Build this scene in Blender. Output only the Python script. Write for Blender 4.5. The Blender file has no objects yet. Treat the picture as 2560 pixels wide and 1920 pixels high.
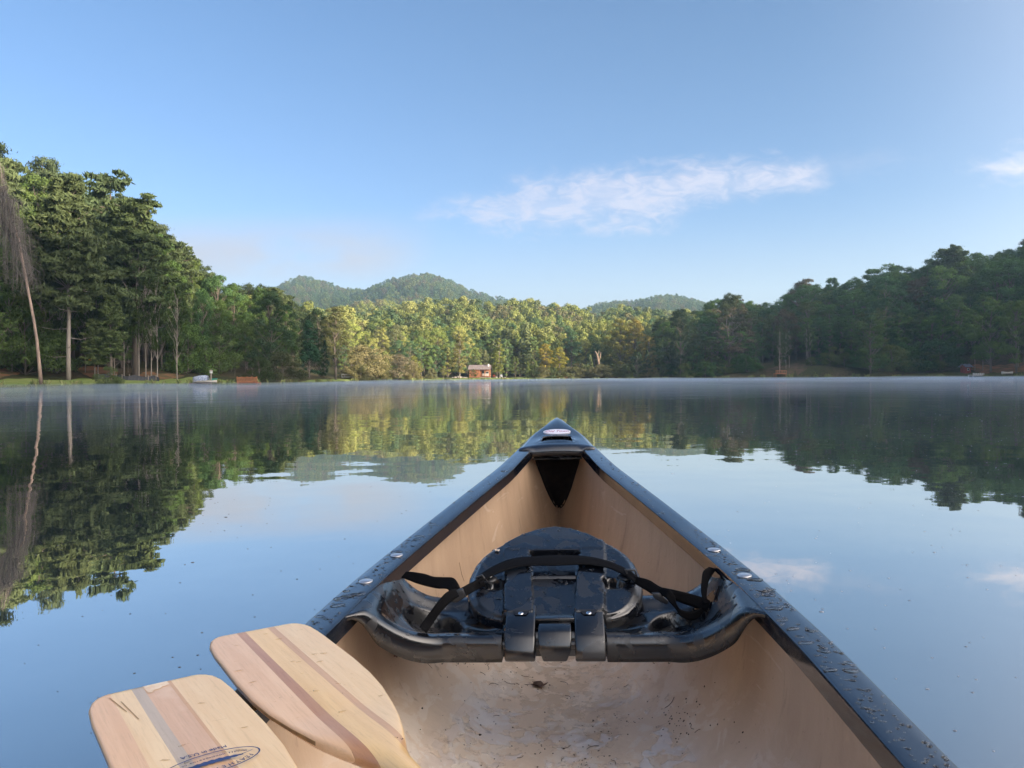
import bpy, math, random
import numpy as np
from mathutils import Vector, Matrix
from mathutils.bvhtree import BVHTree
sc = bpy.context.scene
R = math.radians
# ------------------------------------------------------------------ camera
F = 1923.0; HOR = 943.3; SLOPE = 0.0065; CAMZ = 0.75; K = 2560 / 2212
cam_d = bpy.data.cameras.new('camera'); cam = bpy.data.objects.new('camera', cam_d)
sc.collection.objects.link(cam); sc.camera = cam
cam_d.sensor_width = 36; cam_d.lens = F / 2560 * 36; cam_d.clip_start = 0.02; cam_d.clip_end = 9000
pit = math.atan((960 - HOR) / F); rho = math.atan(SLOPE)
fw = Vector((0, math.cos(pit), -math.sin(pit)))
rt = Vector((math.cos(rho), 0, -math.sin(rho))); rt = (rt - fw * rt.dot(fw)).normalized()
up = rt.cross(fw)
cam.matrix_world = Matrix(((rt.x, up.x, -fw.x, 0), (rt.y, up.y, -fw.y, 0), (rt.z, up.z, -fw.z, CAMZ), (0, 0, 0, 1)))
cam_d.dof.use_dof = False

# ------------------------------------------------------------------ world, sun, exposure
SUN_AZ, SUN_EL = 118.0, 11.0          # clockwise from the view direction (+Y); the sun is low, behind on the right
w = bpy.data.worlds.new('World'); sc.world = w; w.use_nodes = True
nt = w.node_tree; nt.nodes.clear()
def N(t, kind, **kw):
    n = t.nodes.new(kind)
    for k, v in kw.items():
        if k.startswith('i_'):
            n.inputs[k[2:].replace('_', ' ')].default_value = v
        else: setattr(n, k, v)
    return n
def math_n(t, op, a, b=None, c=None, clamp=False):
    n = t.nodes.new('ShaderNodeMath'); n.operation = op; n.use_clamp = clamp
    for i, v in enumerate((a, b, c)):
        if v is None: continue
        if isinstance(v, (int, float)): n.inputs[i].default_value = v
        else: t.links.new(v, n.inputs[i])
    return n.outputs[0]
def maprange(t, v, a, b, c=0.0, d=1.0, smooth=True):
    n = t.nodes.new('ShaderNodeMapRange'); n.interpolation_type = 'SMOOTHSTEP' if smooth else 'LINEAR'
    t.links.new(v, n.inputs[0])
    for i, x in enumerate((a, b, c, d)): n.inputs[i + 1].default_value = x
    return n.outputs[0]
def mixc(t, fac, a, b, mode='MIX'):
    n = t.nodes.new('ShaderNodeMix'); n.data_type = 'RGBA'; n.blend_type = mode
    for s, v in ((n.inputs[0], fac), (n.inputs[6], a), (n.inputs[7], b)):
        if isinstance(v, (int, float)): s.default_value = v
        elif isinstance(v, tuple): s.default_value = (*v, 1) if len(v) == 3 else v
        else: t.links.new(v, s)
    return n.outputs[2]
sky = N(nt, 'ShaderNodeTexSky', sky_type='NISHITA', sun_disc=False, sun_elevation=R(SUN_EL), sun_rotation=R(SUN_AZ),
        altitude=300, air_density=1.0, dust_density=0.6, ozone_density=2.0)
SKY_STRENGTH = 0.104
tc = N(nt, 'ShaderNodeTexCoord'); sep = N(nt, 'ShaderNodeSeparateXYZ'); nt.links.new(tc.outputs['Generated'], sep.inputs[0])
yy = math_n(nt, 'MAXIMUM', sep.outputs[1], 0.02)
cu = math_n(nt, 'DIVIDE', sep.outputs[0], yy); cv = math_n(nt, 'DIVIDE', sep.outputs[2], yy)
ahead = maprange(nt, sep.outputs[1], 0.1, 0.3)
comb = N(nt, 'ShaderNodeCombineXYZ'); nt.links.new(cu, comb.inputs[0]); nt.links.new(math_n(nt, 'MULTIPLY', cv, 2.2), comb.inputs[1])
def wnoise(scale, detail=5, rough=.55, dist=0.0, vec=None):
    n = N(nt, 'ShaderNodeTexNoise'); n.inputs['Scale'].default_value = scale; n.inputs['Detail'].default_value = detail
    n.inputs['Roughness'].default_value = rough; n.inputs['Distortion'].default_value = dist
    nt.links.new(vec or comb.outputs[0], n.inputs['Vector']); return n.outputs[0]
n1 = wnoise(8, 6, .62, .5); n2 = wnoise(30, 4, .55, 1.0); n3 = wnoise(4, 4)
def lens_mask(u0, u1, v0, v1, half, ppeak, edge=.5):
    """elongated cloud between u0 and u1, centre line v0..v1, thickest at ppeak"""
    f = maprange(nt, cu, u0, u1, 0, 1, False)
    line = math_n(nt, 'MULTIPLY_ADD', f, v1 - v0, v0)
    h = math_n(nt, 'MULTIPLY', maprange(nt, f, 0, ppeak), maprange(nt, f, ppeak, 1.0, 1.0, .45))
    h = math_n(nt, 'MULTIPLY', h, maprange(nt, f, .97, 1.0, 1, 0))
    h = math_n(nt, 'MULTIPLY', h, half)
    d = math_n(nt, 'ABSOLUTE', math_n(nt, 'SUBTRACT', cv, line))
    d = math_n(nt, 'ADD', d, math_n(nt, 'MULTIPLY', math_n(nt, 'SUBTRACT', n1, .5), -.09))
    d = math_n(nt, 'ADD', d, math_n(nt, 'MULTIPLY', math_n(nt, 'SUBTRACT', n2, .5), -.035))
    q = math_n(nt, 'SUBTRACT', h, d)
    win = math_n(nt, 'MULTIPLY', maprange(nt, cu, u0, u0 + .05), maprange(nt, cu, u1 - .05, u1 + .012, 1, 0))
    return math_n(nt, 'MULTIPLY', maprange(nt, q, -.014, .030), win)
m1 = lens_mask(-.14, .425, .206, .262, .042, .42)
m2 = lens_mask(.555, 1.1, .262, .285, .020, .22)
m3 = lens_mask(.36, .56, .272, .282, .010, .5)
rip = math_n(nt, 'MULTIPLY', maprange(nt, n2, .36, .64, .52, 1.0), maprange(nt, n1, .25, .7, .75, 1.0))
c_all = math_n(nt, 'MULTIPLY', math_n(nt, 'MULTIPLY', m1, rip), .80)
c_all = math_n(nt, 'MAXIMUM', c_all, math_n(nt, 'MULTIPLY', m2, .85))
c_all = math_n(nt, 'MAXIMUM', c_all, math_n(nt, 'MULTIPLY', m3, .14))
# faint lilac veil low on the left and along the horizon
veil = math_n(nt, 'MULTIPLY', maprange(nt, cv, .09, .16), maprange(nt, cv, .16, .225, 1, 0))
veil = math_n(nt, 'MULTIPLY', veil, math_n(nt, 'MULTIPLY', maprange(nt, cu, -.62, -.4), maprange(nt, cu, -.22, -.05, 1, 0)))
veil = math_n(nt, 'MULTIPLY', math_n(nt, 'MULTIPLY', veil, maprange(nt, n3, .22, .5)), .85)
low = math_n(nt, 'MULTIPLY', maprange(nt, sep.outputs[2], .0, .22, 1, 0), .75)
c_low = math_n(nt, 'MAXIMUM', math_n(nt, 'MULTIPLY', veil, ahead), low)
c_all = math_n(nt, 'MULTIPLY', c_all, ahead)
hs = N(nt, 'ShaderNodeHueSaturation'); hs.inputs['Hue'].default_value = .507; hs.inputs['Saturation'].default_value = 1.12; hs.inputs['Value'].default_value = 1.0
nt.links.new(mixc(nt, maprange(nt, sep.outputs[2], 0, .45, 1, .35), sky.outputs[0], (.90, .86, 1.08), 'MULTIPLY'), hs.inputs['Color'])
CLOUD = (2.95, 2.78, 3.25); LILAC = (2.32, 2.2, 2.5)
colr = mixc(nt, c_low, mixc(nt, 1.0, hs.outputs[0], (.80, .84, .82), 'MULTIPLY'), LILAC); colr = mixc(nt, c_all, colr, CLOUD)
vd = N(nt, 'ShaderNodeVectorMath'); vd.operation = 'DOT_PRODUCT'; nt.links.new(tc.outputs['Generated'], vd.inputs[0])
vd.inputs[1].default_value = (math.sin(R(SUN_AZ)) * math.cos(R(SUN_EL)), math.cos(R(SUN_AZ)) * math.cos(R(SUN_EL)), math.sin(R(SUN_EL)))
glow = math_n(nt, 'MULTIPLY', math_n(nt, 'POWER', maprange(nt, vd.outputs['Value'], -.12, 1.0, 0, 1, False), 2.6), maprange(nt, sep.outputs[2], -.05, .02))
colr = mixc(nt, glow, colr, (23.0, 19.6, 16.0), 'ADD')      # thin morning haze brightens the sky round the sun
bg = N(nt, 'ShaderNodeBackground'); bg.inputs['Strength'].default_value = SKY_STRENGTH; nt.links.new(colr, bg.inputs['Color'])
wo = N(nt, 'ShaderNodeOutputWorld'); nt.links.new(bg.outputs[0], wo.inputs[0])
sun_d = bpy.data.lights.new('sun', 'SUN'); sun_d.energy = 5.0; sun_d.angle = R(0.5); sun_d.color = (1, .84, .60)
sun = bpy.data.objects.new('sun', sun_d); sc.collection.objects.link(sun)
sdir = Vector((math.sin(R(SUN_AZ)) * math.cos(R(SUN_EL)), math.cos(R(SUN_AZ)) * math.cos(R(SUN_EL)), math.sin(R(SUN_EL))))
sun.rotation_euler = (-sdir).to_track_quat('-Z', 'Y').to_euler(); sun.location = (120, -60, 150)
sc.view_settings.view_transform = 'Standard'; sc.view_settings.look = 'None'; sc.view_settings.gamma = 1
sc.view_settings.use_curve_mapping = False; sc.view_settings.exposure = 1.5
sc.cycles.use_denoising = True; sc.cycles.max_bounces = 8; sc.cycles.volume_bounces = 0
sc.cycles.transparent_max_bounces = 12; sc.cycles.diffuse_bounces = 3; sc.cycles.glossy_bounces = 4
sc.cycles.sample_clamp_indirect = 4

# ------------------------------------------------------------------ helpers
def hor(px): return HOR - SLOPE * (px - 1280)
def P(px, py, d):            # photo pixel (2560 wide) at depth d (metres along the view) -> world
    v = fw + rt * ((px - 1280) / F) + up * ((960 - py) / F)
    return Vector((0, 0, CAMZ)) + v * (d / v.y)
def PZ(px, py, z):           # where the ray through the pixel meets height z
    v = fw + rt * ((px - 1280) / F) + up * ((960 - py) / F)
    return Vector((0, 0, CAMZ)) + v * ((z - CAMZ) / v.z)
def tag(o, label=None, cat=None, group=None, kind=None):
    if label: o['label'] = label
    if cat: o['category'] = cat
    if group: o['group'] = group
    if kind: o['kind'] = kind
    return o
def link(o): sc.collection.objects.link(o); return o
def empty(name, loc=(0, 0, 0), rz=0):
    o = bpy.data.objects.new(name, None); o.location = loc; o.rotation_euler = (0, 0, rz); o.empty_display_size = .3
    return link(o)
def mesh_obj(name, V, Fc, mats, parent=None, smooth=False, fmat=None, attr=None):
    me = bpy.data.meshes.new(name)
    if len(Fc) and isinstance(Fc, np.ndarray):
        k = Fc.shape[1]; V = np.asarray(V, dtype=np.float32)
        me.vertices.add(len(V)); me.vertices.foreach_set('co', V.ravel())
        me.loops.add(Fc.size); me.loops.foreach_set('vertex_index', Fc.astype(np.int32).ravel())
        me.polygons.add(len(Fc)); me.polygons.foreach_set('loop_start', np.arange(0, Fc.size, k, dtype=np.int32))
        me.polygons.foreach_set('loop_total', np.full(len(Fc), k, dtype=np.int32))
        me.update(calc_edges=True)
    else:
        me.from_pydata([tuple(v) for v in V], [], [tuple(f) for f in Fc]); me.update()
    for m in (mats if isinstance(mats, (list, tuple)) else [mats]): me.materials.append(m)
    if fmat is not None: me.polygons.foreach_set('material_index', np.asarray(fmat, dtype=np.int32))
    if smooth: me.polygons.foreach_set('use_smooth', np.ones(len(me.polygons), dtype=bool))
    if attr is not None:
        a = me.attributes.new('tone', 'FLOAT', 'POINT'); a.data.foreach_set('value', np.asarray(attr, dtype=np.float32))
    o = bpy.data.objects.new(name, me)
    if parent: o.parent = parent
    return link(o)
class MB:                    # small mesh builder
    def __init__(s): s.V = []; s.F = []
    def add(s, V, Fc):
        b = len(s.V); s.V += [tuple(v) for v in V]; s.F += [tuple(i + b for i in f) for f in Fc]
    def box(s, x0, x1, y0, y1, z0, z1, M=None):
        V = [Vector((x, y, z)) for z in (z0, z1) for y in (y0, y1) for x in (x0, x1)]
        if M is not None: V = [M @ v for v in V]
        s.add(V, [(0, 2, 3, 1), (4, 5, 7, 6), (0, 1, 5, 4), (2, 6, 7, 3), (0, 4, 6, 2), (1, 3, 7, 5)])
    def tube(s, pts, rad, n=6, cap=True):
        pts = [Vector(p) for p in pts]; rings = []
        if not isinstance(rad, (list, tuple, np.ndarray)): rad = [rad] * len(pts)
        b = len(s.V); ref = None
        for i, p in enumerate(pts):
            t = (pts[min(i + 1, len(pts) - 1)] - pts[max(i - 1, 0)]).normalized()
            if ref is None: ref = t.orthogonal().normalized()
            a = (ref - t * ref.dot(t)); a = a.normalized() if a.length > 1e-6 else t.orthogonal().normalized(); ref = a; c = t.cross(a)
            for k in range(n):
                q = 2 * math.pi * k / n; s.V.append(tuple(p + (a * math.cos(q) + c * math.sin(q)) * rad[i]))
        for i in range(len(pts) - 1):
            for k in range(n):
                k2 = (k + 1) % n; s.F.append((b + i * n + k, b + i * n + k2, b + (i + 1) * n + k2, b + (i + 1) * n + k))
        if cap:
            s.F.append(tuple(b + k for k in range(n - 1, -1, -1))); s.F.append(tuple(b + (len(pts) - 1) * n + k for k in range(n)))
    def extrude(s, poly, x0, x1, M=None, taper=0.0):      # polygon in (y,z) swept along x
        n = len(poly); V = []
        for x, sg in ((x0, 1), (x1, -1)):
            for (y, z) in poly: V.append(Vector((x, y, z)))
        if M is not None: V = [M @ v for v in V]
        s.add(V, [tuple(range(n - 1, -1, -1)), tuple(range(n, 2 * n))] + [(i, (i + 1) % n, n + (i + 1) % n, n + i) for i in range(n)])
    def build(s, name, mats, parent=None, smooth=False):
        return mesh_obj(name, s.V, s.F, mats, parent, smooth)
def bevel(o, wd, seg=2, ang=40):
    m = o.modifiers.new('bevel', 'BEVEL'); m.width = wd; m.segments = seg; m.limit_method = 'ANGLE'; m.angle_limit = R(ang)
    for p in o.data.polygons: p.use_smooth = True
    return o
def subs(o, n=1):
    m = o.modifiers.new('sub', 'SUBSURF'); m.levels = n; m.render_levels = n; return o
def shade_auto(o):
    for p in o.data.polygons: p.use_smooth = True
    return o
# ------------------------------------------------------------------ materials
def new_mat(name):
    m = bpy.data.materials.new(name); m.use_nodes = True; t = m.node_tree; t.nodes.clear()
    out = N(t, 'ShaderNodeOutputMaterial'); return m, t, out
def noise(t, scale, detail=4, rough=.5, vec=None, dist=0.0):
    n = N(t, 'ShaderNodeTexNoise'); n.inputs['Scale'].default_value = scale; n.inputs['Detail'].default_value = detail
    n.inputs['Roughness'].default_value = rough; n.inputs['Distortion'].default_value = dist
    if vec is not None: t.links.new(vec, n.inputs['Vector'])
    return n.outputs[0]
def objco(t, scale=None):
    c = N(t, 'ShaderNodeTexCoord').outputs['Object']
    if scale:
        mp = N(t, 'ShaderNodeMapping'); mp.inputs['Scale'].default_value = scale; t.links.new(c, mp.inputs[0]); c = mp.outputs[0]
    return c
def bumpn(t, h, strength, dist=.01):
    b = N(t, 'ShaderNodeBump'); b.inputs['Strength'].default_value = strength; b.inputs['Distance'].default_value = dist
    t.links.new(h, b.inputs['Height']); return b.outputs[0]
def pbr(name, c1, c2=None, rough=.5, ns=8, rough2=None, spec=.5, bump=0, bs=60, bd=.002, metal=0, stretch=None, detail=4, ior=1.5):
    m, t, out = new_mat(name); b = N(t, 'ShaderNodeBsdfPrincipled'); t.links.new(b.outputs[0], out.inputs[0])
    v = objco(t, stretch)
    if c2 is not None:
        f = maprange(t, noise(t, ns, detail, .6, v), .35, .65); t.links.new(mixc(t, f, c1, c2), b.inputs['Base Color'])
    else: b.inputs['Base Color'].default_value = (*c1, 1)
    b.inputs['Roughness'].default_value = rough; b.inputs['Metallic'].default_value = metal
    b.inputs['Specular IOR Level'].default_value = spec; b.inputs['IOR'].default_value = ior
    if rough2 is not None: t.links.new(maprange(t, noise(t, ns * 2.3, 4, .6, v), .4, .6, rough, rough2), b.inputs['Roughness'])
    if bump: t.links.new(bumpn(t, noise(t, bs, 5, .6, v), bump, bd), b.inputs['Normal'])
    return m
def foliage_mat(name, fixed=None):
    """leaf colour = the object's own colour, varied leaf by leaf and tree by tree"""
    m, t, out = new_mat(name)
    oi = N(t, 'ShaderNodeObjectInfo'); at = N(t, 'ShaderNodeAttribute'); at.attribute_name = 'tone'
    v = math_n(t, 'ADD', math_n(t, 'MULTIPLY', at.outputs['Fac'], .75), math_n(t, 'MULTIPLY', oi.outputs['Random'], .4))
    h = N(t, 'ShaderNodeHueSaturation')
    if fixed: h.inputs['Color'].default_value = (*fixed, 1)
    else: t.links.new(oi.outputs['Color'], h.inputs['Color'])
    t.links.new(maprange(t, v, 0, 1.15, .515, .475, False), h.inputs['Hue'])
    t.links.new(maprange(t, v, 0, 1.15, .72 if fixed else .50, 1.30 if fixed else 1.55, False), h.inputs['Value'])
    h.inputs['Saturation'].default_value = .95
    d = N(t, 'ShaderNodeBsdfDiffuse'); t.links.new(h.outputs[0], d.inputs[0])
    tr = N(t, 'ShaderNodeBsdfTranslucent'); t.links.new(mixc(t, .5, h.outputs[0], (.16, .20, .02)), tr.inputs[0])
    mx = N(t, 'ShaderNodeMixShader'); mx.inputs[0].default_value = .22
    t.links.new(d.outputs[0], mx.inputs[1]); t.links.new(tr.outputs[0], mx.inputs[2]); t.links.new(mx.outputs[0], out.inputs[0])
    return m
M_LEAF = foliage_mat('foliage')
M_BARK = pbr('bark', (.16, .13, .105), (.075, .06, .05), .9, 5, bump=.6, bs=25, bd=.05, stretch=(1, 1, .2))
M_BARKPALE = pbr('pale_bark', (.30, .26, .225), (.14, .115, .10), .85, 6, bump=.4, bs=25, bd=.04, stretch=(1, 1, .3))
M_DEAD = pbr('dead_wood', (.15, .13, .115), (.09, .08, .07), .9, 8)

M_GREYBARK = pbr('grey_bark', (.20, .17, .145), (.11, .09, .08), .9, 6)
# ------------------------------------------------------------------ terrain: shore radius and hill profile by azimuth
def az_of(xd): return math.degrees(math.atan((xd * K - 1280) / F))
def rr(xd, d): return d / math.cos(R(az_of(xd)))
TX = []  # azimuth, shore radius, then (radius,height) x4
def tcol(xd, dep, prof): TX.append((az_of(xd), rr(xd, dep), [(rr(xd, a), h) for a, h in prof]))
tcol(-250, 62, [(72, .8), (92, 4), (130, 9), (260, 30), (700, 60)])
tcol(0, 74, [(84, .75), (104, 3.2), (140, 7.5), (260, 24), (700, 60)])
tcol(150, 82, [(92, .7), (112, 3.0), (150, 7), (260, 22), (700, 60)])
tcol(330, 92, [(100, .6), (118, 2.4), (160, 6), (280, 18), (700, 60)])
tcol(460, 104, [(112, .5), (130, 2.2), (175, 6), (300, 16), (900, 80)])
tcol(650, 122, [(130, .4), (150, 1.5), (200, 4), (420, 22), (1150, 123)])
tcol(700, 138, [(146, .5), (170, 1.2), (260, 6), (470, 27), (1150, 118)])
tcol(765, 175, [(185, .5), (215, 1.4), (330, 12), (560, 40), (1200, 100)])
tcol(918, 195, [(205, .6), (250, 1.6), (400, 22), (600, 45), (1200, 158)])
tcol(1000, 212, [(222, .6), (262, 1.2), (400, 22), (600, 38), (1200, 132)])
tcol(1100, 224, [(234, .6), (274, 1.4), (400, 21), (600, 43), (1200, 92)])
tcol(1180, 232, [(242, .6), (282, 1.6), (400, 22), (600, 41), (1200, 74)])
tcol(1270, 240, [(250, .6), (290, 2), (420, 17), (600, 32), (1200, 72)])
tcol(1360, 240, [(250, .6), (290, 2), (400, 18), (560, 36), (1000, 82)])
tcol(1450, 240, [(250, 1), (280, 3), (400, 14), (600, 30), (900, 84)])
tcol(1530, 238, [(248, 1), (275, 4), (330, 9), (560, 32), (900, 62)])
tcol(1650, 232, [(240, 2.5), (258, 5), (300, 9), (420, 17), (900, 45)])
tcol(1760, 226, [(232, 3.5), (248, 6), (290, 11), (400, 20), (900, 45)])
tcol(1960, 214, [(222, 1.5), (246, 7), (290, 16), (380, 28), (900, 50)])
tcol(2212, 196, [(206, 2.0), (232, 9), (270, 20), (340, 31), (900, 50)])
TX += [(45, 205, [(215, 3), (245, 16), (290, 34), (360, 44), (900, 60)]), (60, 185, [(195, 4), (225, 10), (275, 24), (350, 38), (900, 45)]),
       (80, 165, [(175, 4), (205, 10), (255, 24), (340, 40), (900, 45)]), (105, 150, [(160, 4), (190, 25), (240, 62), (330, 80), (900, 55)]),
       (130, 140, [(150, 4), (180, 22), (230, 56), (330, 80), (900, 60)]), (150, 130, [(140, 2), (180, 12), (240, 34), (340, 44), (900, 50)]),
       (180, 120, [(130, 1), (170, 6), (240, 16), (340, 24), (900, 40)]), (240, 100, [(110, 1), (150, 6), (240, 16), (340, 24), (900, 40)]),
       (300, 70, [(80, 1), (110, 6), (180, 14), (300, 30), (900, 60)])]
TX.sort(key=lambda c: c[0])
_az = np.array([c[0] for c in TX]); _az = np.concatenate([_az, [_az[0] + 360]])
_rs = np.array([c[1] for c in TX] + [TX[0][1]])
_pr = np.array([[p[0] for p in c[2]] for c in TX] + [[p[0] for p in TX[0][2]]])
_ph = np.array([[p[1] for p in c[2]] for c in TX] + [[p[1] for p in TX[0][2]]])
SIL_M = [(560, 640), (600, 622), (625, 611), (650, 607), (680, 612), (710, 622), (740, 633), (765, 634), (790, 633), (820, 621), (850, 608), (880, 600), (905, 595), (920, 594), (940, 598), (970, 608), (1000, 624), (1030, 637), (1060, 648), (1090, 656), (1130, 664), (1180, 674), (1250, 676), (1290, 664), (1330, 657), (1360, 658), (1380, 658), (1405, 652), (1430, 645), (1455, 642), (1480, 647), (1500, 654), (1530, 664), (1600, 690)]
SIL_H = [(560, 695), (640, 695), (700, 678), (760, 657), (830, 654), (900, 659), (960, 670), (1000, 684), (1030, 672), (1100, 664), (1170, 665), (1230, 670), (1260, 680), (1290, 676), (1330, 668), (1400, 668), (1450, 676), (1600, 690)]
_az2 = np.array([az_of(x) for x in range(570, 1600, 10)]); _keep = [i for i in range(len(_az)) if True]
_all = np.unique(np.concatenate([_az, _az2])); _rs = np.interp(_all, _az, _rs)
_pr = np.stack([np.interp(_all, _az, _pr[:, i]) for i in range(5)], 1); _ph = np.stack([np.interp(_all, _az, _ph[:, i]) for i in range(5)], 1); _az = _all
for _i, _a in enumerate(_az):
    if az_of(575) < _a < az_of(1590):
        _px = 1280 + F * math.tan(R(_a)); _xd = _px / K; _c = math.cos(R(_a)); _w = min(1, (_a - az_of(575)) / 1.5, (az_of(1590) - _a) / 1.5)
        for _j, _S, _r, _t in ((4, SIL_M, 1180.0, 10.0), (3, SIL_H, 600.0, 17.0)):
            _py = np.interp(_xd, [q[0] for q in _S], [q[1] for q in _S]) * K; _h = CAMZ + (hor(_px) - _py) / F * _r * _c - _t
            _pr[_i, _j] = _pr[_i, _j] * (1 - _w) + _r * _w; _ph[_i, _j] = _ph[_i, _j] * (1 - _w) + _h * _w
def shore(az):
    az = (np.asarray(az, float) - _az[0]) % 360 + _az[0]
    return np.interp(az, _az, _rs) + 1.6 * np.sin(az * 1.9) + .9 * np.sin(az * 4.7 + 1)
def ground(x, y):
    x = np.asarray(x, float); y = np.asarray(y, float)
    az = np.degrees(np.arctan2(x, y)); r = np.hypot(x, y); azw = (az - _az[0]) % 360 + _az[0]
    s = shore(az); pr = [np.interp(azw, _az, _pr[:, i]) for i in range(5)]; ph = [np.interp(azw, _az, _ph[:, i]) for i in range(5)]
    z = np.where(r < s, np.maximum(-.12 * (s - r), -1.6), 0.0)
    r0, h0 = s, 0.0
    for i in range(5):
        f = np.clip((r - r0) / np.maximum(pr[i] - r0, 1e-3), 0, 1)
        if i: f = f * f * (3 - 2 * f) * .5 + f * .5
        z = np.where(r >= r0, h0 + (ph[i] - h0) * f, z); r0, h0 = pr[i], ph[i]
    k = np.clip((r - s - 25) / 200, 0, 1)
    z = z + k * (3.2 * np.sin(x * .021 + 1) * np.cos(y * .017) + 1.6 * np.sin(x * .051 + y * .043)) + np.clip((r - s) / 10, 0, 1) * .12 * np.sin(x * .35) * np.cos(y * .4)
    return z
azs = np.concatenate([np.arange(-44, 44, .35), np.arange(44, 316, 3.0)])
rel = np.concatenate([[-60, -25, -8, -3, -1, 0], np.arange(1, 12, 1.0), np.arange(12, 60, 3.0), np.arange(60, 300, 12.0), np.arange(300, 1000, 35.0), [1100, 1300, 1600]])
sh = shore(azs); RRm = np.maximum(sh[:, None] + rel[None, :], 4.0)
AZm = np.radians(azs)[:, None] + 0 * RRm
GX, GY = RRm * np.sin(AZm), RRm * np.cos(AZm); GZ = ground(GX, GY)
na, nr = GX.shape; V = np.stack([GX, GY, GZ], -1).reshape(-1, 3)
ii, jj = np.meshgrid(np.arange(na), np.arange(nr - 1), indexing='ij'); i2 = (ii + 1) % na
Fg = np.stack([ii * nr + jj, ii * nr + jj + 1, i2 * nr + jj + 1, i2 * nr + jj], -1).reshape(-1, 4)
V = np.vstack([V, [[0, 0, -1.6]]])
def ground_mat():
    m, t, out = new_mat('forest_floor'); b = N(t, 'ShaderNodeBsdfPrincipled'); t.links.new(b.outputs[0], out.inputs[0])
    c = objco(t); a = noise(t, .08, 5, .6, c); f2 = noise(t, 1.3, 5, .6, c)
    col = mixc(t, maprange(t, a, .4, .6), (.045, .05, .02), (.085, .062, .035)); col = mixc(t, maprange(t, f2, .4, .7), col, (.03, .035, .015))
    t.links.new(col, b.inputs['Base Color']); b.inputs['Roughness'].default_value = 1; b.inputs['Specular IOR Level'].default_value = .1
    t.links.new(bumpn(t, f2, .8, .3), b.inputs['Normal']); return m
M_GROUND = ground_mat()
gfaces = [tuple(f) for f in Fg] + [(int(((i + 1) % na) * nr), int(i * nr), len(V) - 1) for i in range(na)]
g = mesh_obj('ground', V, gfaces, M_GROUND, smooth=True); tag(g, kind='structure')
GROUND_BVH = None
def gz(x, y): return float(ground(x, y))

# lawn strips and clay banks: sheets laid a little above the ground
def sheet(name, az0, az1, a, b, mat, lift=.05, wob=1.5, seed=0, stepa=.2, nr_=10, label=None):
    A = np.arange(az0, az1 + 1e-6, stepa); V = []; n = len(A)
    for i, q in enumerate(A):
        e = min(1, (q - az0) / 1.2, (az1 - q) / 1.2) if az1 - az0 > 3 else math.sin(math.pi * (q - az0) / (az1 - az0)) ** .5
        e = max(e, 0.02)
        for j in range(nr_):
            s = shore(q); fa = a if not callable(a) else a(q); fb = b if not callable(b) else b(q)
            m_ = (fa + fb) / 2; hw = (fb - fa) / 2 * e * (1 + .25 * math.sin(q * 3 + seed) * math.sin(q * 7.3))
            r_ = s + m_ + hw * (2 * j / (nr_ - 1) - 1) if a != 0.6 else s + fa + (fb - fa) * e * j / (nr_ - 1)
            x, y = r_ * math.sin(R(q)), r_ * math.cos(R(q)); V.append((x, y, gz(x, y) + lift))
    Fc = [(i * nr_ + j, i * nr_ + j + 1, (i + 1) * nr_ + j + 1, (i + 1) * nr_ + j) for i in range(n - 1) for j in range(nr_ - 1)]
    o = mesh_obj(name, V, Fc, mat, smooth=True); tag(o, kind='structure'); return o
M_LAWN = pbr('lawn', (.13, .19, .05), (.19, .22, .075), 1, .5, spec=.1, bump=.6, bs=6, bd=.1, detail=8)
M_CLAY = pbr('red_clay', (.26, .12, .065), (.10, .085, .04), 1, .5, spec=.1, bump=.5, bs=2, bd=.2, detail=6)
M_STRAW = pbr('dry_bank', (.10, .065, .045), (.045, .05, .025), 1, .5, spec=.1, bump=.5, bs=2, bd=.2, detail=6)
sheet('lawn', -42, az_of(520), .6, 13, M_LAWN)
sheet('lawn', az_of(640), az_of(775), .6, 12, M_LAWN)
sheet('lawn', az_of(870), az_of(1225), .6, 9, M_LAWN)
sheet('clay_bank', -42, az_of(48), 15, 27, M_CLAY, .08)
sheet('clay_bank', az_of(165), az_of(262), 15, 30, M_CLAY, .08, seed=2)
sheet('clay_bank', az_of(300), az_of(400), 13, 20, M_CLAY, .08, seed=4)
sheet('earth_bank', az_of(1652), az_of(1748), .8, 16, M_STRAW, .08, seed=1)
sheet('earth_bank', az_of(2075), az_of(2330), 6, 20, M_CLAY, .08, seed=3)
M_BRUSH = pbr('brush_bank', (.06, .075, .02), (.09, .085, .035), 1, .5, spec=.1, bump=.6, bs=3, bd=.2, detail=7)
sheet('grass_bank', az_of(1940), az_of(2330), .6, 7, M_BRUSH, .06, seed=5)

M_REED = pbr('bank_grass', (.11, .16, .045), (.18, .18, .07), .9, 1.5)
rng_ = np.random.default_rng(12); nb_ = 15000; a_ = rng_.uniform(-42, 41, nb_); off = np.abs(rng_.normal(0, .5, nb_)) + rng_.uniform(0, 1.2, nb_) ** 2; r_ = shore(a_) + off - .15
hh_ = rng_.uniform(.08, .30, nb_) * (1 + 1.6 * (np.sin(a_ * 2.3) * np.sin(a_ * 5.1 + 1) > .25)); x_ = r_ * np.sin(np.radians(a_)); y_ = r_ * np.cos(np.radians(a_)); z_ = ground(x_, y_) - .03
th_ = rng_.uniform(0, 6.28, nb_); wv = np.stack([np.cos(th_), np.sin(th_), 0 * th_], 1) * (hh_ * .22)[:, None]; B_ = np.stack([x_, y_, z_], 1); T_ = B_ + np.stack([rng_.normal(0, .35, nb_) * hh_, rng_.normal(0, .35, nb_) * hh_, hh_], 1)
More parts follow.
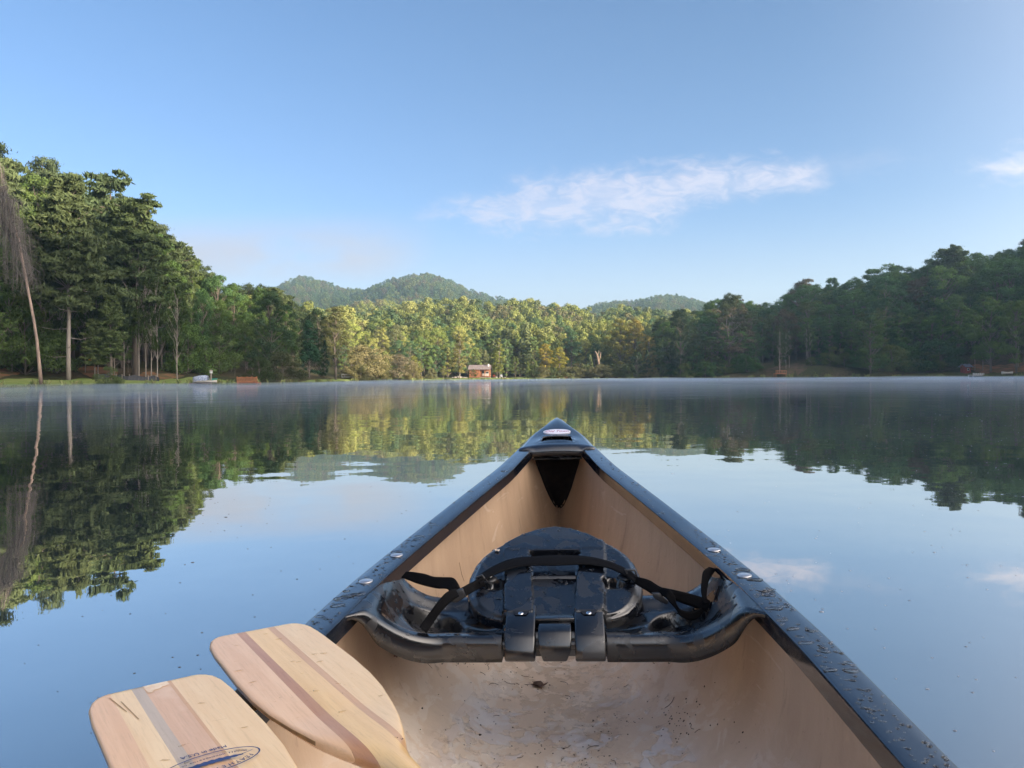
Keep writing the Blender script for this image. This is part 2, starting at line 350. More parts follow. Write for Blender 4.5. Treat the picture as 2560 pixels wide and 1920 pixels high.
o = mesh_obj('bank_grass', np.stack([B_ - wv, B_ + wv, T_ + wv * .2, T_ - wv * .2], 1).reshape(-1, 3), np.arange(4 * nb_).reshape(nb_, 4), M_REED); tag(o, 'fringe of grass and reeds along the waterline', kind='stuff')
# water
def water_mat():
    m, t, out = new_mat('lake_water')
    gl = N(t, 'ShaderNodeBsdfGlossy'); gl.inputs['Roughness'].default_value = .012; gl.inputs['Color'].default_value = (1, .97, .93, 1)
    df = N(t, 'ShaderNodeBsdfDiffuse'); df.inputs['Color'].default_value = (.022, .034, .040, 1)
    lw = N(t, 'ShaderNodeLayerWeight'); lw.inputs['Blend'].default_value = .5
    mx = N(t, 'ShaderNodeMixShader'); t.links.new(df.outputs[0], mx.inputs[1]); t.links.new(gl.outputs[0], mx.inputs[2]); t.links.new(mx.outputs[0], out.inputs[0])
    t.links.new(math_n(t, 'MULTIPLY_ADD', math_n(t, 'POWER', lw.outputs['Facing'], 2.0), .68, .30), mx.inputs[0])
    c = objco(t)
    big = noise(t, .35, 3, .5, c); mid = noise(t, 1.5, 3, .5, c); fine = noise(t, 7, 2, .5, c)
    # breeze patches: ruffled further out
    geo = N(t, 'ShaderNodeNewGeometry'); ln = N(t, 'ShaderNodeVectorMath'); ln.operation = 'LENGTH'; t.links.new(geo.outputs['Position'], ln.inputs[0])
    far = maprange(t, ln.outputs['Value'], 5, 55)
    patch = maprange(t, noise(t, .05, 4, .6, objco(t, (1, .25, 1))), .4, .65)
    h = math_n(t, 'ADD', math_n(t, 'MULTIPLY', big, .5), math_n(t, 'MULTIPLY', mid, math_n(t, 'MULTIPLY_ADD', far, .30, .05)))
    h = math_n(t, 'ADD', h, math_n(t, 'MULTIPLY', fine, math_n(t, 'MULTIPLY', far, math_n(t, 'MULTIPLY_ADD', patch, .035, .010))))
    bp = N(t, 'ShaderNodeBump'); bp.inputs['Strength'].default_value = 1.0; bp.inputs['Distance'].default_value = .03
    t.links.new(h, bp.inputs['Height']); t.links.new(bp.outputs[0], gl.inputs['Normal'])
    return m
M_WATER = water_mat()
A = np.arange(0, 360, 3.0); rsz = [1.0, 8, 40, 420]
V = [(0, 0, 0)] + [(r_ * math.sin(R(a)), r_ * math.cos(R(a)), 0) for r_ in rsz for a in A]; n = len(A)
Fc = [(0, 1 + (k + 1) % n, 1 + k) for k in range(n)] + [(1 + i * n + k, 1 + i * n + (k + 1) % n, 1 + (i + 1) * n + (k + 1) % n, 1 + (i + 1) * n + k) for i in range(len(rsz) - 1) for k in range(n)]
wt = mesh_obj('water', V, Fc, M_WATER); tag(wt, kind='structure')

# ------------------------------------------------------------------ tree meshes (height 1)
def rnd_dirs(rng, n):
    v = rng.normal(size=(n, 3)); return v / np.linalg.norm(v, axis=1)[:, None]
def leaf_quads(rng, C, Nn, size, aspect=1.6):
    n = len(C); a = rnd_dirs(rng, n); u = np.cross(Nn, a); u /= np.linalg.norm(u, axis=1)[:, None] + 1e-9; v = np.cross(Nn, u)
    s = (size * rng.uniform(.6, 1.3, n))[:, None]; L = u * s * aspect * .5; W = v * s * .5
    V = np.stack([C - L, C - W * .9 + L * .1, C + L, C + W * .9 + L * .1], 1).reshape(-1, 3)
    return V, np.arange(4 * n).reshape(n, 4)
def crown_mesh(name, cl, per, leaf, seed, aspect=1.6, flat=.75, clip=-.5, fuzz=.5):
    """cl: array of clump centre xyz + radius; leaves lie over the shell of each clump"""
    rng = np.random.default_rng(seed); cl = np.asarray(cl); wts = cl[:, 3] ** 2; wts = wts / wts.mean()
    cnt = np.maximum(8, (per * wts)).astype(int); idx = np.repeat(np.arange(len(cl)), cnt)
    d = rnd_dirs(rng, len(idx)); d[:, 2] = np.where(d[:, 2] < clip, -d[:, 2], d[:, 2])
    rad = cl[idx, 3] * (rng.uniform(.45, 1.1, len(idx)) + .35 * rng.uniform(0, 1, len(idx)) ** 5) * (1 + .25 * np.sin(d[:, 0] * 5 + idx) * np.sin(d[:, 1] * 6 + idx * 2))
    off = d * rad[:, None]; off[:, 2] *= flat; C = cl[idx, :3] + off
    Nn = d + rnd_dirs(rng, len(idx)) * fuzz; Nn /= np.linalg.norm(Nn, axis=1)[:, None]
    V, Fq = leaf_quads(rng, C, Nn, leaf, aspect)
    ct = rng.uniform(.1, .9, len(cl)); tone = np.clip(ct[idx] * .6 + rng.uniform(0, .4, len(idx)), 0, 1)
    return V, Fq, np.repeat(tone, 4)
def store(name, V, Fq, mat, tone=None):
    o = mesh_obj(name, V, Fq, mat, attr=tone); me = o.data; bpy.data.objects.remove(o); return me
TREES = {}
def add_tree(kind, cl, per, leaf, seed, trunk_pts, trunk_r, limbs, bark, **kw):
    V, Fq, tone = crown_mesh(kind, cl, per, leaf, seed, **kw)
    cm = store(kind + '_crown', V, Fq, M_LEAF, tone)
    tb = MB(); tb.tube(trunk_pts, trunk_r, 7)
    for a, b, r0 in limbs:
        a = Vector(a); b = Vector(b); mid = (a + b) / 2 + Vector((0, 0, -.01)); tb.tube([a, mid, b], [r0, r0 * .65, r0 * .25], 4, False)
    me = tb.build('trunk', bark); tm = me.data; bpy.data.objects.remove(me)
    tm.polygons.foreach_set('use_smooth', np.ones(len(tm.polygons), dtype=bool))
    TREES.setdefault(kind, []).append((cm, tm))
def trunk_line(rng, top=.95, lean=.02, n=6):
    ph = rng.uniform(0, 6.28); return [(lean * math.sin(ph + k) * k / n, lean * math.cos(ph + k * .8) * k / n, top * k / n - .02 * (k == 0)) for k in range(n + 1)]
def broad(kind, seed, ncl, per, leaf, base=.2, Rr=.3, prof='round', rc=(.05, .10), bark=M_BARK, tr=.014, top=.93, asym=.25):
    rng = np.random.default_rng(seed); cl = []; ph = rng.uniform(0, 6.28, 3)
    for k in range(ncl):
        zn = rng.uniform(0, 1) ** (.85); a = rng.uniform(0, 6.283)
        if prof == 'round': p = max(.12, math.sin(math.pi * min(1, (zn * .86 + .12))) ** .6)
        elif prof == 'col': p = max(.15, (1 - zn) ** .45 * min(1, .45 + zn * 3))
        elif prof == 'cone': p = max(.05, 1 - zn) ** .8
        elif prof == 'shrub': p = max(.1, math.cos(zn * 1.5) ** .5)
        lob = 1 + asym * math.sin(a * 2 + ph[0] + zn * 3) + asym * .6 * math.sin(a * 3 + ph[1] - zn * 5)
        rad = Rr * p * lob * math.sqrt(rng.uniform(.12, 1)); r_ = rng.uniform(*rc) * (1 - .25 * zn)
        cl.append((rad * math.cos(a), rad * math.sin(a), base + (1 - base - r_ * .6) * zn, r_))
    tp = trunk_line(rng, top * .9); limbs = []
    for c in cl[::2]:
        z0 = max(base * .6, c[2] - .12 - .4 * math.hypot(c[0], c[1])); limbs.append(((0, 0, z0), (c[0], c[1], c[2]), tr * .35))
    add_tree(kind, cl, per, leaf, seed, tp, [tr * (1 - .75 * i / 6) for i in range(7)], limbs, bark)
def pine(kind, seed, per, leaf, base=.3, Rr=.26, gap=0.0, bark=M_BARK, tr=.016, nwh=24, topw=.3):
    rng = np.random.default_rng(seed); cl = []; limbs = []; tp = trunk_line(rng, .98, .012)
    for k in range(nwh):
        zn = min(1, max(0, (k + rng.uniform(-.6, .6)) / (nwh - 1))); z = base + (1 - base) * zn * .97
        if rng.uniform() < gap: continue
        nb = rng.integers(4, 7); L0 = Rr * (topw + (1 - topw) * (1 - zn) ** .6) * (.55 + .45 * min(1, zn * 4)) * rng.uniform(.75, 1.15)
        for b in range(nb):
            a = 6.283 * b / nb + rng.uniform(-.5, .5); L = L0 * rng.uniform(.35, 1.2); rise = L * rng.uniform(-.15, .55)
            e = (L * math.cos(a), L * math.sin(a), z + rise); limbs.append(((0, 0, z - .01), e, tr * .22))
            for q in (.42, .62, .8, 1.0):
                if q < .5 and zn < .2: continue
                rc = rng.uniform(.016, .040) * (.8 + .5 * (1 - zn)); s = .035 * q
                cl.append((e[0] * q + rng.normal() * s * .5, e[1] * q + rng.normal() * s * .5, z + rise * q ** 1.5 + rng.normal() * .010, rc))
    for k in range(5): limbs.append(((0, 0, base * (.35 + .13 * k)), (Rr * .6 * math.cos(k * 2.1), Rr * .6 * math.sin(k * 2.1), base * (.38 + .13 * k)), tr * .16))
    cl.append((0, 0, .985, .02)); cl.append((0, 0, .95, .03))
    add_tree(kind, cl, per, leaf, seed, tp, [tr * (1 - .85 * i / 6) for i in range(7)], limbs, bark, aspect=3.2, flat=.42, clip=-.2, fuzz=.9)
for s in range(4): broad('broad', 10 + s, 84, 200, .0098, base=.12 + .06 * (s % 2), Rr=.27 + .03 * (s % 3), rc=(.038, .088))
for s in range(3): broad('broadtall', 20 + s, 84, 190, .0092, base=.22, Rr=.19, rc=(.028, .07))
for s in range(2): broad('column', 30 + s, 60, 110, .013, base=.14, Rr=.16, prof='col', rc=(.04, .07), bark=M_BARKPALE)
for s in range(2): broad('cone', 36 + s, 70, 110, .015, base=.08, Rr=.26, prof='cone', rc=(.04, .07))
for s in range(3): broad('shrub', 40 + s, 44, 150, .026, base=.03, Rr=.62, prof='shrub', rc=(.13, .24), tr=.02, asym=.3)
for s in range(3): pine('pine', 50 + s, 80, .0115, base=.27, Rr=.25)
for s in range(2): pine('thinpine', 60 + s, 90, .0115, base=.42, Rr=.17, gap=.25, nwh=20, topw=.55)
pine('palepine', 70, 80, .0115, base=.36, Rr=.25, gap=.12, bark=M_BARKPALE, tr=.0125)
for s in range(3): broad('sparse', 80 + s, 44, 110, .010, base=.3, Rr=.24, rc=(.03, .065), bark=M_GREYBARK, tr=.011)
# low-count versions for the hills
for s in range(4): broad('farbroad', 90 + s, 40, 90, .026, base=.06, Rr=.27 + .03 * s, rc=(.05, .14), asym=.4)
for s in range(2): broad('farcone', 96 + s, 26, 40, .04, base=.05, Rr=.22, prof='cone', rc=(.07, .12))
CNT = {}
def tree(kind, x, y, H, W=1.0, col=(.05, .08, .025), label=None, group=None, cat='tree', name=None, z=None, rng=random, rz=None, lean=0, bark=None):
    i = CNT.get(kind, 0); CNT[kind] = i + 1; cm, tm = TREES[kind][i % len(TREES[kind])]
    nm = name or {'pine': 'pine_tree', 'thinpine': 'pine_tree', 'palepine': 'pine_tree', 'shrub': 'shrub', 'column': 'poplar_tree', 'cone': 'conifer_tree'}.get(kind, 'broadleaf_tree')
    e = empty(nm, (x, y, (gz(x, y) if z is None else z) - .1), rng.uniform(0, 6.28) if rz is None else rz); e.rotation_euler[1] = lean
    tag(e, label, cat, group)
    for nme, me in (('crown', cm), ('trunk', tm)):
        o = bpy.data.objects.new(nme, me); o.parent = e; o.scale = (H * W, H * W, H); o.color = (*col, 1); link(o)
        if bark and nme == 'trunk': o.material_slots[0].link = 'OBJECT'; o.material_slots[0].material = bark
    return e
# ------------------------------------------------------------------ trees one by one
rg = random.Random(5)
def pick(cols): 
    c = rg.choice(cols); f = rg.uniform(.8, 1.2); return tuple(v * f for v in c)
G_L = [(0.067, 0.1231, 0.035), (0.0804, 0.1382, 0.036), (0.0894, 0.1406, 0.04), (0.0558, 0.1131, 0.04), (0.1061, 0.1507, 0.04)]
G_R = [(0.0422, 0.1093, 0.0311), (0.054, 0.126, 0.0311), (0.0703, 0.14, 0.0311), (0.0352, 0.0924, 0.0362), (0.0798, 0.1093, 0.0329)]
G_C = [(0.2285, 0.2918, 0.0768), (0.2714, 0.3251, 0.0854), (0.1712, 0.25, 0.0768), (0.2998, 0.3167, 0.094), (0.1286, 0.2, 0.0768), (0.2, 0.2167, 0.1025), (0.0928, 0.1666, 0.0768)]
def at(xd, d):           # display column and depth -> ground position
    p = P(xd * K, 960, d); return p.x, p.y
def place(kind, xd, topd, d, W=1.0, col=None, label=None, group=None, **kw):
    x, y = at(xd, d); z0 = gz(x, y); zt = P(xd * K, topd * K, d).z; H = max(1.0, (zt - z0 + .1) / .99)
    return tree(kind, x, y, H, W, col, label, group, **kw)
def interp(pts, x): return float(np.interp(x, [p[0] for p in pts], [p[1] for p in pts]))
sky_l = [(-60, 290), (0, 293), (40, 340), (80, 343), (125, 350), (150, 366), (170, 398), (200, 402), (235, 390), (270, 400), (295, 432), (330, 455), (370, 500), (410, 538), (450, 578), (490, 596), (520, 612), (560, 614), (600, 612), (625, 632), (645, 668), (700, 660), (738, 664), (757, 700)]
def shore_d(xd): 
    a = az_of(xd); return float(shore(a)) * math.cos(R(a))
GL = 'trees of the wood on the left shore'
def where_l(x):
    for a, b in ((60, 'behind the dead weeping tree'), (125, 'between the weeping tree and the pale trunk'), (185, 'around the big pale trunked pine'), (245, 'under the spiky skyline pine'), (310, 'behind the silt fence'), (380, 'right of the silt fence'), (450, 'above the covered boat'), (520, 'between the boat and the small dock'), (575, 'above the small wooden dock')):
        if x < a: return b
    return 'at the right end of the left wood'
def where_r(x):
    for a, b in ((1480, 'at the left end of the dark wood'), (1545, 'left of the round topped tree'), (1610, 'around the round topped tree'), (1665, 'left of the earth bank'), (1745, 'above the earth bank'), (1810, 'just right of the earth bank'), (1870, 'left of the leaning light green tree'), (1930, 'behind the leaning light green tree'), (2000, 'midway along the right wood'), (2070, 'under the spiky skyline tree'), (2130, 'above the red hut'), (2175, 'above the white boat')):
        if x < a: return b
    return 'at the right edge of the photo'
def where_c(x):
    for a, b in ((800, 'behind the white railed dock'), (850, 'behind the pale willow bush'), (905, 'behind the greyish pink bush'), (960, 'left of the cabin'), (1015, 'behind the tall columnar tree'), (1060, 'behind the cabin'), (1105, 'behind the slim poplars'), (1155, 'behind the small lawn trees'), (1225, 'behind the golden pair'), (1275, 'behind the wide thicket'), (1320, 'around the dead snag'), (1380, 'behind the large golden tree')):
        if x < a: return b
    return 'beside the dark right wood'
ROWW = ('skyline ', 'tall ', 'middle ', 'front ', 'low ')
def tint(c): g_ = c[0] / c[1]; return 'brownish' if g_ > .95 else ('dark' if sum(c) < .15 else ('yellow green' if g_ > .85 else 'green'))
n_left = 0
for row, (dl, f, step) in enumerate([(58, 1.0, 30), (40, .965, 32), (27, .80, 30), (19, .52, 34)]):
    xd = -70 + row * 9
    while xd < 640:
        sh_ = shore_d(xd); tp = interp(sky_l, xd); base_ = 825
        jit = rg.uniform(-.03, .10); f_ = f * (1 - max(0, jit) if row else 1 - rg.uniform(-.01, .09)) 
        if row == 3: f_ = rg.uniform(.22, .5)
        if row == 2: f_ = rg.uniform(.55, .86)
        top = base_ - (base_ - tp) * f_
        if row == 0: kind = rg.choice(['broadtall', 'broad', 'broadtall'])
        elif row == 1: kind = rg.choice(['pine', 'broadtall', 'thinpine', 'broadtall', 'thinpine'] if xd < 430 else ['broad', 'broadtall', 'pine'])
        elif row == 2: kind = rg.choice(['thinpine', 'broad', 'broadtall', 'broadtall'] if xd < 430 else ['broad', 'broad', 'broadtall'])
        else: kind = rg.choice(['shrub', 'broad', 'sparse'])
        if row == 3 and (60 < xd < 400) and rg.random() < .75: xd += step * .9; continue
        dd = sh_ + dl * (1 if xd > 120 else .9) + rg.uniform(-3, 3)
        if xd < -30 and row > 1: xd += step; continue
        col = pick(G_L) if kind not in ('pine', 'thinpine') else pick([(.09, .125, .06), (.10, .135, .06)])
        if row == 0: col = pick([(.072, .10, .05), (.08, .105, .055), (.06, .088, .045)])
        nk_ = {'pine': 'dark pine', 'thinpine': 'thin ragged pine', 'broad': tint(col) + ' broad leafy tree', 'broadtall': tint(col) + ' narrow leafy tree', 'sparse': 'thin leafed tree', 'shrub': 'leafy bush'}[kind]
        place(kind, xd, top, dd, rg.uniform(.72, 1.05) * (.95 if row else 1.05), col, ROWW[row] + nk_ + ' ' + where_l(xd), GL)
        n_left += 1
        xd += step * rg.uniform(.75, 1.2)
# notable ones on the left
place('palepine', 148, 400, 92, .95, (.095, .125, .055), 'big pine with pale grey trunk and bare side branches on the left lawn', bark=M_BARKPALE)
place('thinpine', 237, 388, 112, 1.0, (.07, .105, .05), 'tallest dark spiky pine against the sky on the left')
place('pine', 292, 432, 104, 1.05, (.085, .12, .05), 'broad dark pine with grey trunk standing behind the black silt fence')
place('broad', 585, 628, 131, .9, (.05, .09, .045), 'rounded dark green tree behind the small wooden dock')
place('cone', 668, 690, 140, 1.0, (.03, .075, .04), 'dense blue green tree at the end of the left wood')
place('cone', 702, 735, 150, .6, (.018, .035, .02), 'narrow dark conifer between two leafy trees left of the far lawn')
place('broadtall', 725, 662, 160, 1.15, (.12, .13, .055), 'tall olive green tree beside the far lawn with the white dock')
place('broad', 690, 668, 165, .9, (.035, .06, .025), 'dark green treetop behind the tall olive green tree')
place('shrub', 610, 760, 122, 1.2, (.07, .08, .04), 'brown green waterside bush with bare grey branches')
place('shrub', 560, 770, 118, .9, (.05, .075, .03), 'dark bush between the two left docks')
place('shrub', 235, 792, 84, .8, (.08, .115, .045), 'bushy green sapling clump at the edge of the lawn')
for xd, tp, w_ in ((240, 640, .8), (205, 690, .9)): place('pine', xd, tp, 96, w_, (.11, .15, .055), 'young feathery pine in front of the silt fence' if xd == 240 else 'young pine growing beside the pale grey trunk')
for xd, hh, lb in ((131, 640, 'straight pale trunk left of the big grey pine'), (212, 660, 'slim pale trunk above the red clay bank'), (315, 660, 'slim bare grey trunk right of the silt fence'), (327, 690, 'thin leaning grey trunk at the wood edge'), (248, 680, 'white trunk behind the bushy sapling clump'), (268, 670, 'white birch trunk above the silt fence'), (185, 690, 'short pale trunk right of the big grey pine'), (340, 680, 'crooked pale trunk leaning over the clay'), (300, 600, 'tall pale grey trunk behind the silt fence'), (383, 700, 'pale sapling trunk left of the covered boat'), (110, 690, 'thin pale trunk between the leaning trunk and the big pine')):
    place('sparse', xd, hh - 90, 102, .5, (.04, .065, .022), lb, bark=M_BARKPALE)
# columns of the centre
GC = 'trees of the sunlit wood on the far shore'
CEN = [('shrub', 790, 745, 186, 1.25, (.17, .155, .07), 'pale straw coloured willow bush on the far bank'),
       ('shrub', 770, 765, 182, 1.0, (.17, .155, .07), 'small dry bush left of the pale willow'),
       ('shrub', 815, 770, 188, .9, (.17, .155, .07), 'low straw coloured bush right of the pale willow'),
       ('shrub', 866, 765, 196, 1.1, (.15, .13, .08), 'greyish pink bush at the middle of the far bank'),
       ('broad', 893, 768, 200, 1.1, (.16, .17, .03), 'bright yellow green tree beside the greyish pink bush'),
       ('shrub', 932, 795, 206, .9, (.13, .13, .06), 'small olive bush left of the orange cabin'),
       ('column', 942, 800, 208, 1.0, (.10, .13, .05), 'narrow green sapling left of the cabin'),
       ('sparse', 957, 792, 208, 1.2, (.12, .13, .05), 'thin sapling beside the tall cabin tree'),
       ('column', 993, 722, 216, 1.05, (.15, .14, .045), 'tall columnar tree beside the orange cabin'),
       ('column', 1062, 745, 240, .8, (.10, .13, .04), 'slim tree with pale trunks right of the cabin'),
       ('column', 1079, 730, 238, .95, (.14, .16, .035), 'tall yellow green poplar right of the cabin'),
       ('broad', 1113, 770, 236, .85, (.09, .12, .035), 'small rounded green tree on the far lawn'),
       ('cone', 1140, 780, 236, .95, (.10, .13, .035), 'small cone shaped green tree on the far lawn'),
       ('broadtall', 1180, 742, 250, 1.3, (.24, .20, .03), 'golden yellow tree on the left of a bright pair'),
       ('broadtall', 1208, 750, 250, 1.5, (.21, .20, .03), 'yellow green tree on the right of a bright pair'),
       ('broadtall', 1340, 688, 262, 1.2, (.17, .165, .035), 'tall light green tree near the dark right wood'),
       ('broadtall', 1372, 690, 262, 1.3, (.19, .16, .04), 'large golden green tree near the dark right wood'),
       ('broadtall', 1402, 725, 258, 1.2, (.18, .155, .04), 'golden tree standing against the dark right wood'),
       ('broad', 1376, 760, 244, 1.1, (.035, .06, .03), 'dark green bush tree in front of the golden trees'),
       ('cone', 1398, 757, 246, .9, (.03, .05, .03), 'dark rounded tree beside the golden trees at the water'),
       ('shrub', 1250, 785, 246, 1.3, (.10, .10, .05), 'wide brownish thicket on the far bank'),
       ('shrub', 1300, 787, 246, 1.3, (.11, .11, .05), 'low olive thicket right of the deadwood snag'),
       ('cone', 1275, 765, 250, .9, (.10, .13, .05), 'pale green small tree left of the deadwood snag'),
       ('broad', 1130, 742, 268, 1.1, (.10, .075, .06), 'reddish brown tree behind the two small lawn trees'),
       ('broad', 965, 760, 240, 1.2, (.03, .055, .025), 'dark green tree in shade left of the cabin'),
       ('broad', 925, 745, 236, 1.2, (.03, .05, .025), 'broad dark tree behind the far bank bushes')]
for c in CEN: place(*c[:5], tuple(min(.34, v * (1.3 if sum(c[5]) > .25 else 1)) for v in c[5]), *c[6:])
for row, (dl, lo, hi, step) in enumerate([(30, 718, 762, 26), (46, 698, 738, 26), (66, 688, 718, 26), (90, 680, 706, 27)]):
    xd = 745 + row * 7
    while xd < 1440:
        kind = rg.choice(['broad', 'broadtall', 'broadtall', 'broad', 'cone'])
        top = rg.uniform(lo, hi)
        if 1250 < xd < 1290: top += 8
        col = pick(G_C)
        place(kind, xd, top, shore_d(xd) + dl + rg.uniform(-5, 5), rg.uniform(.9, 1.2), col, ('front', 'second row', 'higher', 'topmost')[row] + (' sunlit ' if sum(col) > .3 else ' darker ') + tint(col) + {'broad': ' broad tree ', 'broadtall': ' narrow tree ', 'cone': ' pointed tree '}[kind] + where_c(xd), GC)
        xd += step * rg.uniform(.7, 1.2)
xd = 780                                      # low bank bushes
while xd < 1440:
    if not (895 < xd < 1150): place('shrub', xd, rg.uniform(785, 800), shore_d(xd) + 6 + rg.uniform(-1, 3), rg.uniform(.9, 1.4), pick([(.13, .14, .055), (.16, .15, .065), (.10, .13, .05)]), 'low brownish green bush ' + where_c(xd).replace('behind', 'on the bank below').replace('around', 'on the bank below'), 'bushes along the far bank')
    xd += rg.uniform(15, 24)
# right wood
sky_r = [(1425, 690), (1450, 680), (1485, 683), (1500, 668), (1530, 666), (1548, 642), (1580, 630), (1602, 634), (1625, 655), (1650, 654), (1690, 640), (1720, 612), (1742, 604), (1765, 622), (1790, 602), (1815, 594), (1850, 598), (1890, 580), (1912, 563), (1940, 565), (1962, 582), (1990, 578), (2020, 560), (2045, 538), (2060, 530), (2085, 540), (2110, 548), (2140, 545), (2160, 533), (2190, 520), (2212, 510), (2300, 480)]
GR = 'trees of the shaded wood on the right shore'
for row, (dl, f, step) in enumerate([(62, 1.0, 22), (45, .97, 25), (30, .84, 26), (18, .62, 28), (9, .3, 24)]):
    xd = 1432 + row * 5
    while xd < 2245:
        tp = interp(sky_r, xd); base_ = 812; f_ = f * (1 - rg.uniform(-.02, .12) if row < 2 else rg.uniform(.8, 1.1))
        if row == 4:
            f_ = rg.uniform(.15, .32)
            if 1650 < xd < 1745 or xd > 2050: xd += step; continue
        if row == 3 and (1655 < xd < 1735 or 2080 < xd < 2200): xd += step; continue
        kind = rg.choice(['broad', 'broadtall', 'broad']) if row < 4 else 'shrub'
        top = base_ - (base_ - tp) * f_
        sh_ = shore_d(xd); dd = sh_ + (dl if xd > 1560 else dl * .7) + rg.uniform(-3, 3)
        col = pick(G_R) if rg.random() > .12 else pick([(.08, .13, .036), (.09, .07, .045)])
        place(kind, xd, top, dd, rg.uniform(.95, 1.3), col, ROWW[row] + tint(col) + {'broad': ' broad tree ', 'broadtall': ' narrow tree ', 'shrub': ' bush over the water '}[kind] + where_r(xd), GR if kind != 'shrub' else 'bushes along the right shore')
        xd += step * rg.uniform(.75, 1.2)
for c in [('broadtall', 1582, 634, 262, 1.25, (.045, .06, .025), 'round topped tree rising at the left end of the dark wood'),
          ('sparse', 1575, 662, 252, 1.7, (.10, .08, .055), 'half bare brownish tree with grey limbs at the dark wood edge'),
          ('thinpine', 2058, 530, 246, 1.1, (.03, .05, .025), 'spiky topped tree on the skyline of the right wood'),
          ('broad', 1880, 682, 222, 1.0, (.065, .115, .032), 'lighter green tree leaning out midway along the right shore'),
          ('broad', 2140, 640, 206, 1.0, (.075, .13, .032), 'bright green tree hanging over the red hut'),
          ('broad', 2195, 650, 202, 1.0, (.07, .12, .032), 'leafy green tree above the white boat at the right edge'),
          ('broad', 1470, 668, 246, .9, (.022, .04, .022), 'nearly black tree at the left end of the dark wood'),
          ('broad', 1685, 710, 236, .75, (.04, .065, .03), 'small tree with pale trunk above the earth bank')]: place(*c)
for xd, dd, tp in ((1684, 232, 700), (1698, 236, 705), (1705, 238, 700), (1742, 240, 700), (1750, 240, 705)):
    place('sparse', xd, tp, dd, .45, (.03, .05, .02), 'slim bare trunk at the top of the right earth bank', 'slim trunks above the earth bank', bark=M_BARKPALE)
for xd, dd in ((2106, 214), (2123, 212), (2139, 214), (2200, 210)):
    place('sparse', xd, 670, dd, .5, (.035, .055, .02), 'grey trunk standing behind the red hut and white dock', 'grey trunks on the clay bank', bark=M_BARKPALE)

# ------------------------------------------------------------------ far woods: too many to count, one object each, instanced
def gn_forest(name, pts, srcs, label):
    """pts: rows x,y,z,scale,rot,kind"""
    col = bpy.data.collections.new(name + '_kinds')
    for i, (me, c, wd) in enumerate(srcs):
        me = me.copy(); me.materials[0] = foliage_mat('far_foliage', c)
        o = bpy.data.objects.new('tree_kind_%02d' % i, me); o.scale = (wd, wd, 1); col.objects.link(o)
    pts = np.asarray(pts); me = bpy.data.meshes.new(name); me.vertices.add(len(pts)); me.vertices.foreach_set('co', pts[:, :3].astype(np.float32).ravel())
    for nm, j, ty in (('scl', 3, 'FLOAT'), ('rot', 4, 'FLOAT'), ('kind_i', 5, 'INT')):
        a = me.attributes.new(nm, ty, 'POINT'); a.data.foreach_set('value', pts[:, j].astype(np.float32 if ty == 'FLOAT' else np.int32))
    o = link(bpy.data.objects.new(name, me)); tag(o, label, None, None, 'stuff')
    ng = bpy.data.node_groups.new(name, 'GeometryNodeTree'); ng.interface.new_socket('Geometry', in_out='INPUT', socket_type='NodeSocketGeometry'); ng.interface.new_socket('Geometry', in_out='OUTPUT', socket_type='NodeSocketGeometry')
    n = ng.nodes; gi = n.new('NodeGroupInput'); go = n.new('NodeGroupOutput'); iop = n.new('GeometryNodeInstanceOnPoints'); ci = n.new('GeometryNodeCollectionInfo')
    ci.inputs['Collection'].default_value = col; ci.inputs['Separate Children'].default_value = True; ci.inputs['Reset Children'].default_value = False
    def na(nm, ty):
        q = n.new('GeometryNodeInputNamedAttribute'); q.data_type = ty; q.inputs['Name'].default_value = nm; return q.outputs['Attribute']
    cx = n.new('ShaderNodeCombineXYZ'); L = ng.links
    L.new(na('rot', 'FLOAT'), cx.inputs[2]); L.new(gi.outputs[0], iop.inputs['Points']); L.new(ci.outputs[0], iop.inputs['Instance'])
    iop.inputs['Pick Instance'].default_value = True; L.new(na('kind_i', 'INT'), iop.inputs['Instance Index']); L.new(cx.outputs[0], iop.inputs['Rotation']); L.new(na('scl', 'FLOAT'), iop.inputs['Scale'])
    L.new(iop.outputs[0], go.inputs[0]); md = o.modifiers.new('forest', 'NODES'); md.node_group = ng; return o
def scatter(az0, az1, r0, r1, spacing, hmin, hmax, nk, seed, off=0, keep=None, patch=True):
    rng = np.random.default_rng(seed); area = math.radians(az1 - az0) * (r1 ** 2 - r0 ** 2) / 2; n = int(area / spacing ** 2)
    a = rng.uniform(az0, az1, n); r_ = np.sqrt(rng.uniform(r0 ** 2, r1 ** 2, n)); x = r_ * np.sin(np.radians(a)); y = r_ * np.cos(np.radians(a))
    ok = r_ > shore(a) + (keep if keep else 30); x, y, a, r_ = x[ok], y[ok], a[ok], r_[ok]
    z = ground(x, y) - .3; n = len(x)
    k = rng.integers(0, nk, n)
    if patch:   # stands of one colour
        f = (np.sin(x * .045 + 1) + np.sin(y * .06 + x * .02) + np.sin(x * .11 - y * .07)) / 3
        k = np.clip(((f + 1) / 2 * nk + rng.normal(0, 1.5, n)), 0, nk - 1).astype(int)
    h = rng.uniform(hmin, hmax, n)
    return np.stack([x, y, z, h, rng.uniform(0, 6.28, n), k + off], 1)
FB = [TREES['farbroad'][i][0] for i in range(4)]; FCn = [TREES['farcone'][i][0] for i in range(2)]
mid_src = [(FB[0], (.10, .155, .07), 1), (FB[1], (.14, .195, .07), 1), (FCn[0], (.16, .19, .08), 1.1), (FB[2], (.23, .26, .07), .9), (FB[3], (.27, .29, .09), 1), (FB[0], (.25, .29, .085), .8), (FB[1], (.19, .18, .09), 1)]
